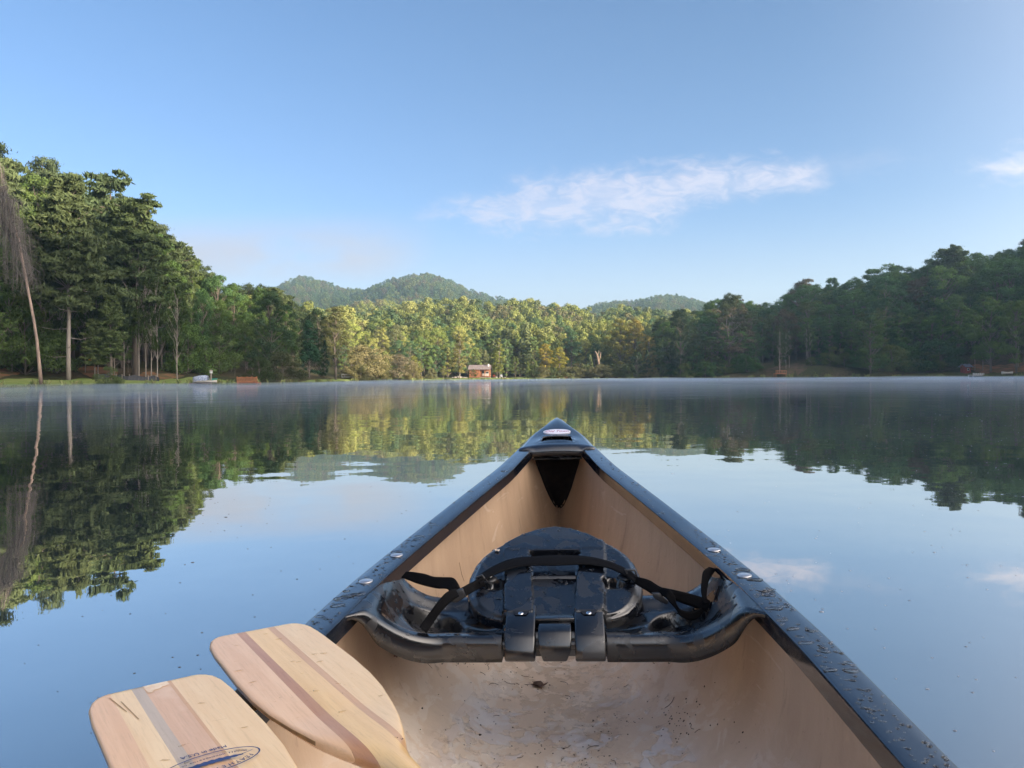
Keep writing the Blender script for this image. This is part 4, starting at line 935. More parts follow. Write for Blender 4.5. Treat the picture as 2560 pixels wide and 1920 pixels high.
# webbing: each ribbon given by pairs of edge points (upper, lower) and the depth of each pair
def ribbon(name, rows, parent=seat, th=.0016, mat=None, n=8):
    pts = []
    for r_ in rows:
        if len(r_) == 5: x1, y1, x2, y2, d = r_; d2 = d
        else: x1, y1, d, x2, y2, d2 = r_
        pts.append((CMI @ P(x1, y1, d), CMI @ P(x2, y2, d2)))
    A_ = []
    for i in range(len(pts) - 1):
        p0 = pts[max(i - 1, 0)]; p1, p2 = pts[i], pts[i + 1]; p3 = pts[min(i + 2, len(pts) - 1)]
        for k in range(n):
            t = k / n; A_.append(tuple(.5 * ((2 * p1[e]) + (p2[e] - p0[e]) * t + (2 * p0[e] - 5 * p1[e] + 4 * p2[e] - p3[e]) * t * t + (3 * p1[e] - p0[e] - 3 * p2[e] + p3[e]) * t ** 3) for e in (0, 1)))
    A_.append(pts[-1]); V = []
    for i, (a, b) in enumerate(A_):
        for q_ in range(5):
            V.append(a.lerp(b, q_ / 4))
    Fc = [(i * 5 + j, i * 5 + j + 1, (i + 1) * 5 + j + 1, (i + 1) * 5 + j) for i in range(len(A_) - 1) for j in range(4)]
    o = mesh_obj(name, V, Fc, mat or M_STRAP, parent, True); md = o.modifiers.new('t', 'SOLIDIFY'); md.thickness = th; md.offset = 0; return o
def Z6(x, y): return 1170 + x * .20796, 1300 + y * .20796
def Z3(x, y): return 900 + x * .17479, 1370 + y * .17479
def Z4(x, y): return 1540 + x * .17479, 1370 + y * .17479
def plane_depth(px, py, lift):       # depth of the backrest surface raised by lift
    s_ = None
    o = CMI @ Vector((0, 0, CAMZ)); d = (CMI @ P(px, py, 1.0)) - o; nrm = Vector((0, -math.sin(AL), math.cos(AL)))
    x_guess = 0
    for _ in range(4):
        h = lift - .22 * x_guess ** 2; t = ((B0 + nrm * h) - o).dot(nrm) / d.dot(nrm); q_ = o + d * t; x_guess = q_.x
    return (CM @ q_).y
def on_back(fn, pairs, lift=.016):
    rows = []
    for (x1, y1, x2, y2) in pairs:
        a = fn(x1, y1); b = fn(x2, y2); rows.append((a[0], a[1], plane_depth(*a, lift), b[0], b[1], plane_depth(*b, lift)))
    return rows
ribbon('strap', on_back(Z6, [(100, 690, 150, 770), (190, 625, 240, 700), (300, 560, 330, 655), (450, 490, 465, 603), (600, 455, 612, 565), (780, 440, 780, 548), (1060, 425, 1060, 548), (1340, 432, 1340, 535), (1520, 452, 1510, 545), (1700, 500, 1670, 572), (1850, 562, 1810, 630), (1960, 620, 1930, 690), (2030, 680, 2000, 750)], .019))
# left side: from the backrest buckle to the adjuster, up to the gunwale, and the loose tail
ribbon('strap', [(*Z3(1760, 405), *Z3(1790, 540), 1.53), (*Z3(1620, 480), *Z3(1670, 600), 1.52), (*Z3(1540, 520), *Z3(1600, 640), 1.505), (*Z3(1440, 575), *Z3(1500, 700), 1.49), (*Z3(1330, 630), *Z3(1400, 770), 1.475)])
ribbon('strap', [(*Z3(1440, 590), *Z3(1290, 640), 1.475), (*Z3(1400, 500), *Z3(1240, 585), 1.48), (*Z3(1330, 425), *Z3(1110, 580), 1.49), (*Z3(1180, 415), *Z3(1000, 560), 1.495), (*Z3(1050, 408), *Z3(900, 535), 1.50), (*Z3(930, 370), *Z3(790, 500), 1.505), (*Z3(780, 345), *Z3(690, 460), 1.51), (*Z3(660, 335), *Z3(590, 420), 1.515)])
ribbon('strap', [(*Z3(1440, 590), *Z3(1480, 700), 1.47), (*Z3(1340, 585), *Z3(1400, 700), 1.455), (*Z3(1230, 640), *Z3(1290, 780), 1.44), (*Z3(1110, 770), *Z3(1190, 880), 1.43), (*Z3(1020, 890), *Z3(1110, 980), 1.425), (*Z3(930, 1010), *Z3(1040, 1090), 1.42), (*Z3(850, 1130), *Z3(950, 1215), 1.41)])
# right side
ribbon('strap', [(*Z4(220, 400), *Z4(230, 470), 1.52), (*Z4(340, 420), *Z4(300, 530), 1.51), (*Z4(480, 460), *Z4(420, 600), 1.50), (*Z4(640, 555), *Z4(560, 680), 1.485), (*Z4(820, 595), *Z4(760, 720), 1.475), (*Z4(1050, 650), *Z4(1000, 810), 1.465), (*Z4(1280, 720), *Z4(1190, 870), 1.455), (*Z4(1350, 760), *Z4(1300, 920), 1.45)])
ribbon('strap', [(*Z4(1360, 790), *Z4(1240, 790), 1.45), (*Z4(1300, 720), *Z4(1230, 700), 1.46), (*Z4(1305, 600), *Z4(1215, 600), 1.475), (*Z4(1330, 470), *Z4(1225, 450), 1.49), (*Z4(1390, 370), *Z4(1250, 330), 1.50), (*Z4(1440, 300), *Z4(1330, 270), 1.505)])
ribbon('strap', [(*Z4(640, 560), *Z4(620, 690), 1.47), (*Z4(760, 590), *Z4(700, 700), 1.45), (*Z4(840, 690), *Z4(770, 780), 1.445), (*Z4(860, 790), *Z4(860, 880), 1.44), (*Z4(930, 880), *Z4(930, 980), 1.435), (*Z4(1050, 910), *Z4(1060, 1035), 1.435), (*Z4(1160, 890), *Z4(1180, 1000), 1.44), (*Z4(1215, 850), *Z4(1240, 900), 1.445)])
M_BUCK = pbr('buckle_plastic', (.016, .017, .02), None, .3)
def buckle(name, fn, poly, dep, hole=None, th=.006):
    pts = [CMI @ P(*fn(x, y), dep) for x, y in poly]; n = len(pts); c = sum(pts, Vector()) / n
    inner_ = [c + (p - c) * .66 for p in pts] if hole else None
    nrm = (pts[1] - pts[0]).cross(pts[2] - pts[0]).normalized()
    if nrm.z < 0: nrm = -nrm
    k = MB()
    if hole:
        V = [p + nrm * th / 2 for p in pts] + [p + nrm * th / 2 for p in inner_] + [p - nrm * th / 2 for p in pts] + [p - nrm * th / 2 for p in inner_]
        Fc = []
        for i in range(n):
            j = (i + 1) % n; Fc += [(i, j, n + j, n + i), (2 * n + j, 2 * n + i, 3 * n + i, 3 * n + j), (i, 2 * n + i, 2 * n + j, j), (n + j, 3 * n + j, 3 * n + i, n + i)]
    else:
        V = [p + nrm * th / 2 for p in pts] + [p - nrm * th / 2 for p in pts]; Fc = [tuple(range(n)), tuple(range(2 * n - 1, n - 1, -1))] + [(i, n + i, n + (i + 1) % n, (i + 1) % n) for i in range(n)]
    k.add(V, Fc); o = k.build(name, M_BUCK, seat); bm = bmesh.new(); bm.from_mesh(o.data); bmesh.ops.recalc_face_normals(bm, faces=bm.faces); bm.to_mesh(o.data); bm.free(); bevel(o, .0012, 2); return o
buckle('buckle', Z6, [(85, 690), (170, 650), (245, 745), (145, 790)], plane_depth(*Z6(160, 710), .018), True)
buckle('buckle', Z6, [(1880, 590), (2010, 592), (2055, 712), (1925, 715)], plane_depth(*Z6(1980, 640), .020), True)
buckle('buckle', Z3, [(1350, 600), (1470, 580), (1520, 690), (1400, 770), (1300, 770)], 1.462, None, .009)
buckle('buckle', Z4, [(510, 640), (620, 640), (750, 760), (730, 800), (640, 770), (540, 710)], 1.465, None, .009)
for sg, (x, y) in ((-1, (262, 690)), (1, (1890, 660))):
    px, py = Z6(x, y); d = plane_depth(px, py, .010); q_ = CMI @ P(px, py, d); k = MB(); disc('strap_anchor', q_ - Vector((0, 0, .004)), (0, -math.sin(AL), math.cos(AL)), .015, .006, M_BUCK, seat); disc('anchor_screw', q_ + Vector((0, 0, .002)), (0, -math.sin(AL), math.cos(AL)), .0048, .002, M_SCREW, seat)

# ------------------------------------------------------------------ paddles
PD = .385; ZP = CAMZ - PD
HW = [(0, .043), (.004, .052), (.012, .0635), (.022, .070), (.04, .075), (.08, .0775), (.2, .078), (.26, .0755), (.31, .070), (.36, .060), (.40, .050), (.43, .040), (.455, .0305), (.475, .0225), (.495, .0175), (.52, .0152), (.56, .0145), (1.3, .0142)]
def hwd(l): return float(np.interp(l, [q[0] for q in HW], [q[1] for q in HW]))
def wood(name, c1, c2, rings=7.0, c3=None):
    m, t, out = new_mat(name); b = N(t, 'ShaderNodeBsdfPrincipled'); t.links.new(b.outputs[0], out.inputs[0])
    v = objco(t, (22, 1.6, 22)); n_ = noise(t, 2.2, 6, .6, v, .6); fine = noise(t, 9, 4, .7, objco(t, (60, 2.2, 60)))
    col = mixc(t, maprange(t, n_, .32, .68), c1, c2); col = mixc(t, math_n(t, 'MULTIPLY', maprange(t, fine, .48, .70), .28), col, (c1[0] * .55, c1[1] * .5, c1[2] * .42))
    if c3: col = mixc(t, math_n(t, 'MULTIPLY', maprange(t, noise(t, 9, 4, .6, objco(t)), .56, .72), .5), col, c3)
    t.links.new(col, b.inputs['Base Color']); b.inputs['Roughness'].default_value = .28; b.inputs['Specular IOR Level'].default_value = .5
    b.inputs['Coat Weight'].default_value = .25; b.inputs['Coat Roughness'].default_value = .12
    t.links.new(bumpn(t, math_n(t, 'ADD', math_n(t, 'MULTIPLY', n_, .3), noise(t, 45, 4, .6, objco(t))), .25, .0012), b.inputs['Normal']); return m
W_YEL = wood('yellow_wood', (.84, .56, .25), (.76, .48, .20)); W_PALE = wood('pale_wood', (.84, .61, .34), (.78, .53, .27)); W_PINK = wood('pinkish_wood', (.80, .52, .30), (.71, .43, .23), c3=(.85, .62, .38))
W_RED = wood('red_brown_wood', (.46, .22, .10), (.54, .29, .14)); W_ROSE = wood('rose_wood', (.64, .38, .18), (.57, .31, .14)); W_GREY = wood('grey_wood', (.54, .42, .30), (.46, .36, .26)); W_TAN = wood('tan_wood', (.70, .44, .26), (.63, .38, .21), c3=(.78, .57, .38))
W_EDGE = pbr('varnished_edge', (.40, .22, .08), (.22, .12, .055), .35, 30)
def paddle(name, tip, ax, label, strips, shaft_mat):
    """strips: list of (lateral from, to, material); lateral runs from -0.08 (outer left) to 0.08"""
    e = empty(name, (tip[0], tip[1], ZP)); e.rotation_euler = (0, 0, math.atan2(-ax[0], ax[1])); tag(e, label, 'paddle', 'paddles laid across the left gunwale')
    Ls = sorted(set([0, .001, .004, .008, .012, .017, .022, .03, .04] + [round(v, 4) for v in np.linspace(.05, .30, 26)] + [round(v, 4) for v in np.linspace(.31, .56, 36)]))
    def thick(l): return .0046 + .0105 * sm((l - .34) / .18)
    def zat(l, x):
        h = hwd(l); q_ = min(1, abs(x) / h); T = thick(l); edge_r = min(.35, .0045 / h); round_ = sm((l - .36) / .14)
        flat = 1 - (max(0, (q_ - (1 - edge_r)) / edge_r)) ** 4.5 * .60; circ = math.sqrt(max(0, 1 - q_ * q_))
        ridge = .0035 * math.exp(-(x / .02) ** 2) * sm((l - .1) / .25) * (1 - round_)
        return (T * ((1 - round_) * flat + round_ * circ) + ridge) * min(1, .45 + l / .006 * .55)
    for (u0, u1, mat) in strips:
        V = []; Fc = []; FM = []; n = 17
        okL = [l for l in Ls if l <= .50 or (u0 <= 0.0 <= u1)]
        rowsV = []
        for l in okL:
            h = hwd(l); a0, a1 = max(-h, min(h, u0)), max(-h, min(h, u1))
            if a1 - a0 < .0004:
                if rowsV and l > .2 and rowsV[-1][1] != rowsV[-1][2]: e0 = h * (1 if u0 >= 0 else -1); rowsV.append((l, e0, e0))
                continue
            rowsV.append((l, a0, a1))
        for (l, a0, a1) in rowsV:
            for s_ in (1, -1):
                for k in range(n): x = a0 + (a1 - a0) * (.5 - .5 * math.cos(math.pi * k / (n - 1))); V.append((x, -l, s_ * zat(l, x)))
        m_ = 2 * n
        for i in range(len(rowsV) - 1):
            for k in range(n - 1):
                a, b2 = i * m_ + k, (i + 1) * m_ + k; Fc.append((a, b2, b2 + 1, a + 1)); Fc.append((a + n, a + n + 1, b2 + n + 1, b2 + n)); FM += [0, 0]
            for k, s_ in ((0, 1), (n - 1, 0)):
                a, b2 = i * m_ + k, (i + 1) * m_ + k; f = (a, a + n, b2 + n, b2); Fc.append(f if s_ else f[::-1]); FM.append(1 if ((k == 0 and u0 <= -.079) or (k == n - 1 and u1 >= .079)) and rowsV[i][0] < .40 else 0)
        a = 0; Fc += [(k, k + 1, k + 1 + n, k + n) for k in range(n - 1)]; FM += [1] * (n - 1)
        if len(rowsV) > 2: mesh_obj('wood_strip', V, Fc, [mat, W_EDGE], e, True, fmat=FM).modifiers.new('e', 'EDGE_SPLIT').split_angle = R(40)
    k = MB(); k.tube([(0, -.50, 0), (0, -.56, 0), (0, -.9, 0), (0, -1.28, 0)], [.0135, .0146, .0144, .0142], 16); k.build('shaft', shaft_mat, e, True)
    k = MB(); k.tube([(-.035, -1.30, 0), (-.02, -1.298, 0), (0, -1.295, 0), (.02, -1.298, 0), (.035, -1.30, 0)], [.010, .016, .018, .016, .010], 12); k.build('grip', shaft_mat, e, True)
    return e
T1 = PZ(563 * K, 1362 * K, ZP); n1v = (.8194, .5731)
a1 = R(-1.0); d1 = (.57316, -.81944); d1 = (d1[0] * math.cos(a1) - d1[1] * math.sin(a1), d1[0] * math.sin(a1) + d1[1] * math.cos(a1))
# the paddle's own +y points from handle to tip
p1 = paddle('paddle', (T1.x - n1v[0] * .0085, T1.y - n1v[1] * .0085), (-d1[0], -d1[1]), 'right hand wooden paddle, wet blade with two red brown stripes, nearer the seat',
            [(-.08, -.029, W_PINK), (-.029, -.0165, W_RED), (-.0165, .0165, W_YEL), (.0165, .0265, W_ROSE), (.0265, .08, W_PALE)], W_YEL)
T2 = PZ(330 * K, 1483 * K, ZP); d2 = (.5968, -.8024)
p2 = paddle('paddle', (T2.x - .002, T2.y), (-d2[0], -d2[1]), 'left hand wooden paddle with a worn tip and a printed oval feather emblem',
            [(-.08, -.0475, W_PINK), (-.0475, -.024, W_PALE), (-.024, -.0115, W_GREY), (-.0115, .0175, W_TAN), (.0175, .0215, W_ROSE), (.0215, .08, W_PALE)], W_PALE)
p2.location.z += .0
# printed emblem on the left paddle (reads from the tip side)
def emblem():
    cx, cy, zt = .002, -.262, .0084; k = MB(); n = 64; a_, b_ = .047, .0215
    def q3(x, y): return (cx + x, cy + y, zt)
    V = []; 
    for r_ in (1, .965): V += [q3(a_ * r_ * math.cos(6.2832 * i / n), (b_ - (a_ - a_ * r_)) * math.sin(6.2832 * i / n)) for i in range(n)]
    k.add(V, [(i, (i + 1) % n, n + (i + 1) % n, n + i) for i in range(n)]); k.build('emblem_ring', M_INK, p2)
    # feather: slim vane with notches and a quill
    k = MB(); m_ = 26; top_, bot = [], []
    for i in range(m_ + 1):
        t = i / m_; x = -.032 + .062 * t; w_ = .0042 * math.sin(math.pi * min(1, t * .92 + .06)) ** .6 * (1 + .18 * ((i * 7) % 3 - 1)); c_ = .0022 * math.sin(math.pi * t) - .001
        top_.append(q3(x, c_ + w_)); bot.append(q3(x, c_ - w_ * .8))
    k.add(top_ + bot, [(i, m_ + 1 + i, m_ + 2 + i, i + 1) for i in range(m_)]); k.add([q3(.029, -.0006), q3(.0405, .0022), q3(.0405, .0029), q3(.029, .0006)], [(0, 1, 2, 3)])
    k.build('emblem_feather', M_INK, p2)
    rot = math.pi
    def arc_text(s, size, rx, ry, a0, a1, flip=False):
        for i, ch in enumerate(s):
            if ch == ' ': continue
            t = R(a0 + (a1 - a0) * i / (len(s) - 1)); x, y = rx * math.cos(t), ry * math.sin(t)
            tx = text_mesh(ch, size, M_INK, 'emblem_letter', p2, ext=.0001); tx.location = q3(-x, -y); tx.location.z += .0001
            nx_, ny_ = math.cos(t) / rx, math.sin(t) / ry; ang = math.atan2(ny_, nx_) - math.pi / 2
            tx.rotation_euler = (0, 0, ang + rot + (math.pi if flip else 0))
    arc_text('FEATHER BRAND', .0075, .040, .0152, 152, 28)
    arc_text('CAVINESS WOODWORKING CO. INC', .0036, .038, .0118, 205, 335, True)
    for s, y, sz in (('Made in U.S.A', -.0285, .0078),):
        tx = text_mesh(s, sz, M_INK, 'emblem_lettering', p2, ext=.0001); tx.location = q3(0, -y + .0005); tx.rotation_euler = (0, 0, rot)
        tx.location.z -= .0009
emblem()
m = MB(); m.add([(-.0108, -.0075, .0051), (.0170, -.0070, .0051), (.0172, -.019, .00515), (.0135, -.0225, .0052), (.009, -.0215, .0052), (.004, -.027, .0052), (-.002, -.0265, .0052), (-.006, -.034, .0052), (-.0102, -.032, .0052)], [tuple(range(8, -1, -1))])
m.build('worn_patch', pbr('worn_bare_wood', (.66, .50, .36), (.74, .60, .46), .85, 120, bump=.5, bs=200, bd=.001), p2)
for (a, b_, c, d, w_) in ((-.05, -.02, -.041, -.075, .0006), (-.041, -.04, -.034, -.105, .0005), (.03, -.16, .045, -.163, .0005)):
    m = MB(); m.add([(a - w_, b_, .0052), (a + w_, b_, .0052), (c + w_, d, .0053), (c - w_, d, .0053)], [(0, 3, 2, 1)]); m.build('scratch', W_EDGE, p2)

# ------------------------------------------------------------------ things on the shores
def gp(px, d): p = P(px, 960, d); return p.x, p.y, gz(p.x, p.y)
def cmat(name, c, rough=.6, c2=None, ns=6): return pbr(name, c, c2, rough, ns)
M_ORW = cmat('orange_wood', (.36, .15, .07), .8, (.26, .11, .055)); M_WHT = cmat('white_paint', (.72, .72, .72), .5, (.6, .6, .6)); M_BLK = cmat('black_fabric', (.02, .022, .03), .7, (.035, .037, .045))
M_TEAL = cmat('teal_plastic', (.03, .30, .26), .5); M_YEL = cmat('yellow_paint', (.70, .38, .02), .4); M_RUB = cmat('dark_rubber', (.02, .02, .02), .8)
M_GREYW = cmat('weathered_wood', (.34, .29, .25), .9, (.24, .2, .17)); M_ROOF = cmat('shingle_roof', (.25, .20, .19), .9, (.19, .155, .15), 2); M_ROOFB = cmat('blue_grey_roof', (.20, .21, .27), .6, (.16, .17, .22), 2)
M_RED = M_RED; M_HUT = cmat('red_boards', (.30, .07, .05), .8, (.22, .05, .04)); M_DARK = cmat('dark_interior', (.02, .017, .015), .9); M_BLUE = cmat('blue_tarp', (.12, .16, .28), .6, (.45, .5, .58), 9); M_ROCK = cmat('rock', (.36, .31, .27), .95, (.22, .19, .16)); M_PANE = pbr('window_glass', (.03, .035, .04), None, .1)
M_BOATW = cmat('white_hull', (.42, .40, .37), .5, (.34, .32, .29))
def thing(name, loc, rz, label, cat, group=None):
    e = empty(name, loc, rz); tag(e, label, cat, group); return e
# silt fence
x0, y0, z0 = gp(246, 96); x1, y1, z1 = gp(396, 100); e = thing('silt_fence', (x0, y0, z0), 0, 'low black silt fence along the red clay on the left lawn', 'fence')
m = MB(); n = 30; V = []
for i in range(n + 1):
    f = i / n; x, y = x0 + (x1 - x0) * f, y0 + (y1 - y0) * f + .5 * math.sin(f * 9); z = gz(x, y); w_ = .05 * math.sin(f * 60); h_ = .62 + .10 * math.sin(f * 23)
    V += [(x - x0, y - y0 + w_, z - z0 - .05), (x - x0, y - y0 - w_ + .04, z - z0 + h_)]
m.add(V, [(2 * i, 2 * i + 2, 2 * i + 3, 2 * i + 1) for i in range(n)]); o = m.build('fabric', M_BLK, e); o.modifiers.new('t', 'SOLIDIFY').thickness = .02
for i in range(0, n + 1, 4): m = MB(); v = V[2 * i]; m.box(v[0] - .03, v[0] + .03, v[1] + .03, v[1] + .09, v[2] - .1, v[2] + .85); m.build('stake', M_GREYW, e)
# excavator
x, y, z = gp(236, 118); e = thing('excavator', (x, y, z), .5, 'small yellow excavator half hidden behind trunks on the red clay', 'excavator')
for nm, mt, bx in (('track', M_RUB, (-.9, .9, -.75, -.4, 0, .45)), ('track', M_RUB, (-.9, .9, .4, .75, 0, .45)), ('body', M_YEL, (-.8, .5, -.6, .6, .5, 1.15)), ('engine_cover', M_YEL, (-.95, -.4, -.55, .55, 1.15, 1.5)), ('cab', M_PANE, (-.35, .45, -.5, .15, 1.15, 2.1)), ('cab_roof', M_YEL, (-.42, .52, -.55, .2, 2.1, 2.2))):
    m = MB(); m.box(*bx); bevel(m.build(nm, mt, e), .05, 2)
m = MB(); m.tube([(.4, .2, 1.0), (1.2, .2, 2.2), (2.0, .2, 1.9)], [.14, .13, .1], 6); m.build('boom', M_YEL, e); m = MB(); m.tube([(2.0, .2, 1.95), (2.2, .2, .9)], .09, 6); m.box(1.95, 2.4, 0, .4, .5, .95); m.build('bucket_arm', M_YEL, e)
# docks of planks on posts
def dock(name, px, d, L, Wd, h, label, mat, rz=0, rail=None, posts=True):
    x, y, z = gp(px, d); e = thing(name, (x, y, max(z, 0)), rz, label, 'dock'); npl = int(L / .28)
    proto = None
    for i in range(npl):
        if proto is None: m = MB(); m.box(-.125, .125, -Wd / 2, Wd / 2, 0, .045); proto = m.build('plank', mat, e); o = proto
        else: o = proto.copy(); o.parent = e; link(o)
        o.location = (-L / 2 + .14 + i * .28, 0, h)
    for sx in (-1, 1):
        for sy in (-1, 1): m = MB(); m.box(sx * (L / 2 - .1) - .06, sx * (L / 2 - .1) + .06, sy * (Wd / 2 - .08) - .06, sy * (Wd / 2 - .08) + .06, -1.2, h); m.build('post', mat, e)
    for sy in (-1, 1): m = MB(); m.box(-L / 2, L / 2, sy * (Wd / 2 - .2) - .04, sy * (Wd / 2 - .2) + .04, h - .16, h - .004); m.build('beam', mat, e)
    if rail:
        rh, step = rail; nb = int(L / step); 
        for i in range(nb + 1):
            xx = -L / 2 + .05 + (L - .1) * i / nb; m = MB(); big = i % 4 == 0; w_ = .06 if big else .045
            m.box(xx - w_, xx + w_, -Wd / 2 - .06, -Wd / 2 - .01, h - .1, h + rh + (.08 if big else 0)); m.build('rail_board', mat, e)
        m = MB(); m.box(-L / 2, L / 2, -Wd / 2 - .10, -Wd / 2 - .062, h + rh - .14, h + rh - .02); m.build('top_rail', mat, e); m = MB(); m.box(-L / 2, L / 2, -Wd / 2 - .10, -Wd / 2 - .062, h + .05, h + .16); m.build('bottom_rail', mat, e)
    return e
dock('dock', 623, 108.5, 2.8, 2.0, .28, 'small orange brown wooden dock with board railing on the left shore', M_ORW, .05, (.75, .17))
dock('dock', 492, 101.5, 3.4, 2.0, .25, 'low plank dock under the covered white boat on the left shore', M_GREYW, .1)
dock('dock', 1950, shore_d(1685) + 1.5, 3.2, 2.0, .9, 'little brown wooden dock below the earth bank on the right shore', M_ORW, 0, (.9, .5))
dock('dock', 2440, shore_d(2108) + .2, 3.0, 2.2, .5, 'pale grey dock beside the red hut on the right shore', M_WHT, 0, (.5, .45))
dock('dock', 870, 181, 2.6, 1.6, .35, 'small white railed dock at the far green lawn', M_WHT, 0, (.75, .3))
# boats: lofted hulls
def boat(px, d, L, Bm, H, z, rz, label, mat, cover=None, flip=False):
    x, y, _ = gp(px, d); e = thing('rowboat', (x, y, z), rz, label, 'boat'); S = np.linspace(-1, 1, 15); V = []; n = 9
    for s_ in S:
        w_ = Bm / 2 * (1 - abs(s_) ** 2.6) ** .6 * (1 if s_ > 0 else .95) + .02; sh_ = H * (1 + .35 * s_ * s_)
        for k in range(n): a = -math.pi / 2 + math.pi * k / (n - 1); V.append((s_ * L / 2, w_ * math.sin(a), (sh_ * (1 - math.cos(a) ** .6)) * (-1 if flip else 1) + (H * 1.2 if flip else 0)))
    Fc = [(i * n + j, (i + 1) * n + j, (i + 1) * n + j + 1, i * n + j + 1) for i in range(len(S) - 1) for j in range(n - 1)]
    o = mesh_obj('hull', V, Fc, mat, e, True); o.modifiers.new('t', 'SOLIDIFY').thickness = .04
    m = MB(); m.tube([V[i * n] for i in range(len(S))], .035, 5); m.tube([V[i * n + n - 1] for i in range(len(S))], .035, 5); m.build('rub_rail', mat, e)
    if cover:
        V = []; rs = random.Random(3)
        for s_ in S[:10]:
            w_ = Bm / 2 * (1 - abs(s_) ** 2.6) ** .6 + .06; top = H * 1.1 + .35 * math.cos(s_ * 1.2)
            for k in range(n): a = -1 + 2 * k / (n - 1); V.append((s_ * L / 2, w_ * a, top + .32 * (1 - a * a) + rs.uniform(-.07, .07) - (.3 if abs(a) == 1 else 0)))
        mesh_obj('cover', V, [(i * n + j, (i + 1) * n + j, (i + 1) * n + j + 1, i * n + j + 1) for i in range(9) for j in range(n - 1)], cover, e, False).modifiers.new('t', 'SOLIDIFY').thickness = .02
    return e
boat(512, 100.6, 3.0, 1.2, .20, .34, .12, 'white rowboat with a rumpled blue and white cover on the left dock', M_BOATW, M_BLUE)
boat(2518, shore_d(2176) + 2.5, 3.4, 1.2, .5, .75, .22, 'white rowboat pulled up on the bank at the far right', M_BOATW)
# little things by the left docks
x, y, z = gp(536, 107); e = thing('storage_box', (x, y, z), .1, 'teal green storage box behind the covered boat', 'box')
m = MB(); m.box(-.35, .35, -.25, .25, .25, .62); bevel(m.build('bin', M_TEAL, e), .03); m = MB(); m.box(-.38, .38, -.28, .28, .625, .7); bevel(m.build('lid', M_TEAL, e), .02)
for sx in (-.3, .3):
    for sy in (-.2, .2): m = MB(); m.box(sx - .03, sx + .03, sy - .03, sy + .03, -.05, .249); m.build('leg', M_GREYW, e)
x, y, z = gp(528, 105); e = thing('birdhouse_post', (x, y, z), 0, 'pale post with a little birdhouse behind the covered boat', 'post')
m = MB(); m.box(-.07, .07, -.07, .07, -.2, 1.5); m.build('post', M_GREYW, e); m = MB(); m.box(-.13, .13, -.13, .13, 1.502, 1.8); m.build('birdhouse', M_WHT, e); m = MB(); m.extrude([(-.2, 1.80), (0, 1.95), (.2, 1.80)], -.17, .17); m.build('roof', M_GREYW, e)
# houses
def house(name, px, d, W_, D_, Hw, Hr, label, wall, roof, rz=0, zoff=0, cat='cabin', windows=(), x=None):
    x, y, z = gp(px, d); e = thing(name, (x, y, z + zoff), rz, label, cat)
    nb = int(Hw / .3)
    m = MB(); m.box(-W_ / 2 + .05, W_ / 2 - .05, -D_ / 2 + .05, D_ / 2 - .05, -1, Hw); 
    m.add([(-W_ / 2 + .05, -D_ / 2 + .05, Hw), (-W_ / 2 + .05, D_ / 2 - .05, Hw), (-W_ / 2 + .05, 0, Hw + Hr * .95), (W_ / 2 - .05, -D_ / 2 + .05, Hw), (W_ / 2 - .05, D_ / 2 - .05, Hw), (W_ / 2 - .05, 0, Hw + Hr * .95)], [(0, 2, 1), (3, 4, 5)]); m.build('wall', wall, e)
    for sg in (-1, 1):
        m = MB(); A = [(-W_ / 2 - .35, sg * (D_ / 2 + .5), Hw - .22 * Hr), (W_ / 2 + .35, sg * (D_ / 2 + .5), Hw - .22 * Hr), (W_ / 2 + .35, 0, Hw + Hr), (-W_ / 2 - .35, 0, Hw + Hr)]; B = [(a, b, c + .12) for a, b, c in A]
        m.add(A + B, [(3, 2, 1, 0), (4, 5, 6, 7), (0, 1, 5, 4), (1, 2, 6, 5), (2, 3, 7, 6), (3, 0, 4, 7)]); m.build('roof', roof, e)
    for (wx, wz, ww, wh) in windows:
        m = MB(); m.box(wx - ww / 2 - .08, wx + ww / 2 + .08, -D_ / 2 - .0, -D_ / 2 + .06, wz - .08, wz + wh + .08); w_ = m.build('window', M_WHT, e); m = MB(); m.box(wx - ww / 2, wx + ww / 2, -D_ / 2 - .02, -D_ / 2 - .002, wz, wz + wh); m.build('pane', M_PANE, w_)
    return e
# orange cabin: closed room on the left, open porch on the right
x, y, z = gp(1200, 236); z = max(z, .5); cab = thing('cabin', (x, y, z), R(-4), 'orange wooden lakeside cabin with an open porch and pinkish grey roof', 'cabin')
def bx(name, mat, a, par=None, bv=0):
    m = MB(); m.box(*a); o = m.build(name, mat, par or cab); 
    if bv: bevel(o, bv)
    return o
nb = 9
for i in range(nb): bx('wall_board', M_ORW, (-3.1, .1, -2.0, -1.93, .0 + i * .26, .0 + i * .26 + .245))
bx('wall', M_ORW, (-3.05, .05, -1.92, 2.0, -.2, 2.4)); bx('back_wall', M_ORW, (.052, 3.1, .3, 2.0, -.2, 2.4)); bx('porch_floor', M_GREYW, (.13, 3.2, -2.0, .29, -.1, .12)); bx('porch_door', M_DARK, (.5, 1.4, .26, .297, .125, 2.1)); wn = bx('window', M_WHT, (1.8, 2.7, .25, .296, .9, 1.8)); bx('pane', M_PANE, (1.87, 2.63, .235, .248, .97, 1.73), wn)
for xx in (.2, 1.65, 3.1): bx('porch_post', M_ORW, (xx - .07, xx + .07, -1.97, -1.83, .122, 2.42))
bx('porch_rail', M_ORW, (.28, 1.57, -1.93, -1.87, .85, .95)); bx('porch_rail', M_ORW, (1.73, 3.02, -1.93, -1.87, .85, .95))
for i in range(18):
    xx = .36 + i * .155
    if abs(xx - 1.65) > .1: bx('baluster', M_ORW, (xx - .025, xx + .025, -1.92, -1.88, .13, .848))
